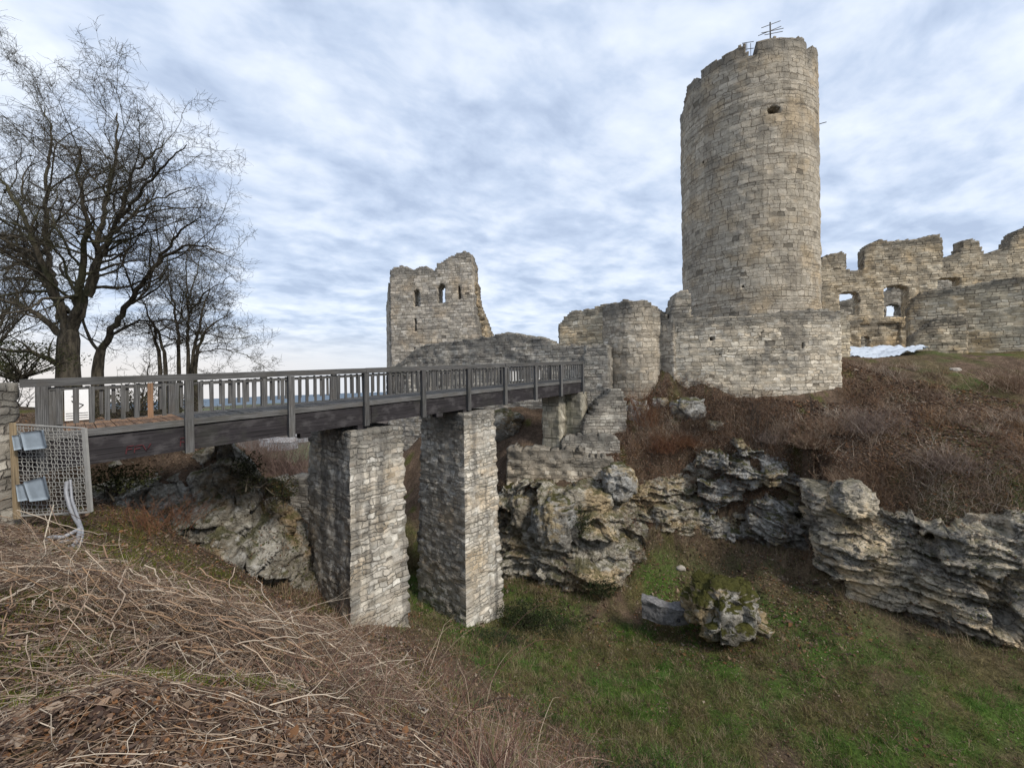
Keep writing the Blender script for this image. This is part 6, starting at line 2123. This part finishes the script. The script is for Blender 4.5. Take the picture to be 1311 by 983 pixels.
twiggy('bare_shrub', 'broad mauve brown thicket beyond the wall that closes the ditch', 365, 600, 25.5, 2.3, 5.5, 420, [(0.14, 0.095, 0.085), (0.19, 0.14, 0.125), (0.11, 0.075, 0.065)], 11, .5, .008)
twiggy('bare_shrub', 'thicket on the bank left of the ditch mouth', 325, 600, 24, 2.0, 4.0, 260, [(0.14, 0.095, 0.08), (0.10, 0.075, 0.06)], 12, .5, .008)
twiggy('bare_shrub', 'dry yellowish weeds standing between the two piers', 527, 745, 21.0, 1.6, 2.4, 160, [(0.20, 0.165, 0.085), (0.16, 0.12, 0.07)], 13, .7)
twiggy('bare_shrub', 'thin dead bush at the foot of the first pier', 470, 800, 10.2, 1.1, 1.6, 110, BRUSH, 14, .5, .004)
twiggy('bare_shrub', 'dry stems in the middle of the ditch grass', 895, 880, 8.4, .9, .5, 9, [(0.32, 0.26, 0.17)], 15, .6, .005)
IVY = [(0.035, 0.05, 0.02), (0.05, 0.062, 0.026), (0.03, 0.036, 0.018)]
leafy_bush('ivy', 'ivy patch climbing the middle of the left cliff', P(742, 668, 20.0), (0.8, .45, .8), 1500, IVY, .06, 21, 6, 'ivy')
leafy_bush('ivy', 'ivy clump at the foot of the left cliff', P(770, 752, 18.6), (0.9, .5, .5), 1200, IVY, .06, 22, 6, 'ivy')
leafy_bush('ivy', 'dark ivy hanging on the rock below the bridge beam', P(318, 600, 12.4), (0.5, .4, .6), 1300, [(0.022, 0.026, 0.012), (0.05, 0.05, 0.022), (0.03, 0.032, 0.015)], .045, 23, 8, 'ivy')
leafy_bush('ivy', 'mossy creeper draped over the right shoulder of the rock under the bridge', P(362, 625, 12.8), (0.55, .4, .45), 1400, [(0.05, 0.058, 0.02), (0.03, 0.036, 0.016), (0.09, 0.06, 0.03)], .04, 26, 6, 'ivy')
twiggy('bare_shrub', 'brown scrub on the earth slope left of the rock under the bridge', 190, 650, 9.6, .8, 1.8, 160, RED, 31, .4, .004)
leafy_bush('bramble_bush', 'dark green bramble bush at the foot of the second pier', P(672, 785, 17.0), (1.3, .8, .5), 3000, IVY, .06, 24, 10)
leafy_bush('bramble_bush', 'small mossy green bush under the bridge beside the abutment', P(150, 612, 9.8), (1.0, .6, .35), 2600, [(0.05, 0.058, 0.02), (0.03, 0.035, 0.015), (0.08, 0.08, 0.03)], .035, 25, 10)

# far village roofs in the valley
for i, (px, py, Y, wd, lab) in enumerate(((362, 566, 235, 7, 'long white building far down in the valley left of the first pier'), (345, 563, 255, 4, 'small white house in the valley beside the long building'), (385, 560, 270, 5, 'pale house in the valley seen just under the bridge beam'))):
    p = P(px, py, Y)
    gz_ = float(H(p[0], p[1]))
    o = thing('distant_house', lab, 'house')
    B = Boxes()
    B.add((p[0], p[1], gz_ + 2), (wd, 0, 0), (0, 4, 0), (0, 0, 2.6))
    B.build('wall', MAT['render_wall'], o)
    V = np.array([(-wd - .4, -4.4, 4.6), (wd + .4, -4.4, 4.6), (wd + .4, 4.4, 4.6), (-wd - .4, 4.4, 4.6), (-wd - .4, 0, 7.2), (wd + .4, 0, 7.2)]) + np.array((p[0], p[1], gz_))
    mesh('roof', V, [(0, 1, 5, 4), (2, 3, 4, 5)], [(0, 4, 3), (1, 2, 5)], MAT['roof'], parent=o)
GROUPS = {'bridge_pier': 'rubble piers carrying the footbridge', 'stone_pillar': 'small pillars under the castle end of the bridge', 'rock': 'rocks standing out of the castle slope', 'bare_shrub': 'leafless shrubs on the slopes',
          'fallen_branch': 'single branches on the near bank', 'loose_stone': 'loose pale stones', 'ivy': 'ivy on the rock faces', 'bramble_bush': 'dark green bramble bushes', 'distant_house': 'houses in the valley', 'white_board': 'white boards at the far end of the bridge',
          'bare_tree': 'bare trees behind the near end of the bridge', 'leaning_tree': 'bare trees behind the near end of the bridge', 'many_stemmed_tree': 'bare trees behind the near end of the bridge', 'far_bare_tree': 'bare trees behind the near end of the bridge'}
for o in bpy.data.objects:
    if o.parent is None and 'category' in o and 'group' not in o:
        g_ = GROUPS.get(o.name.split('.')[0])
        if g_:
            o['group'] = g_
print('objects', len(bpy.data.objects))
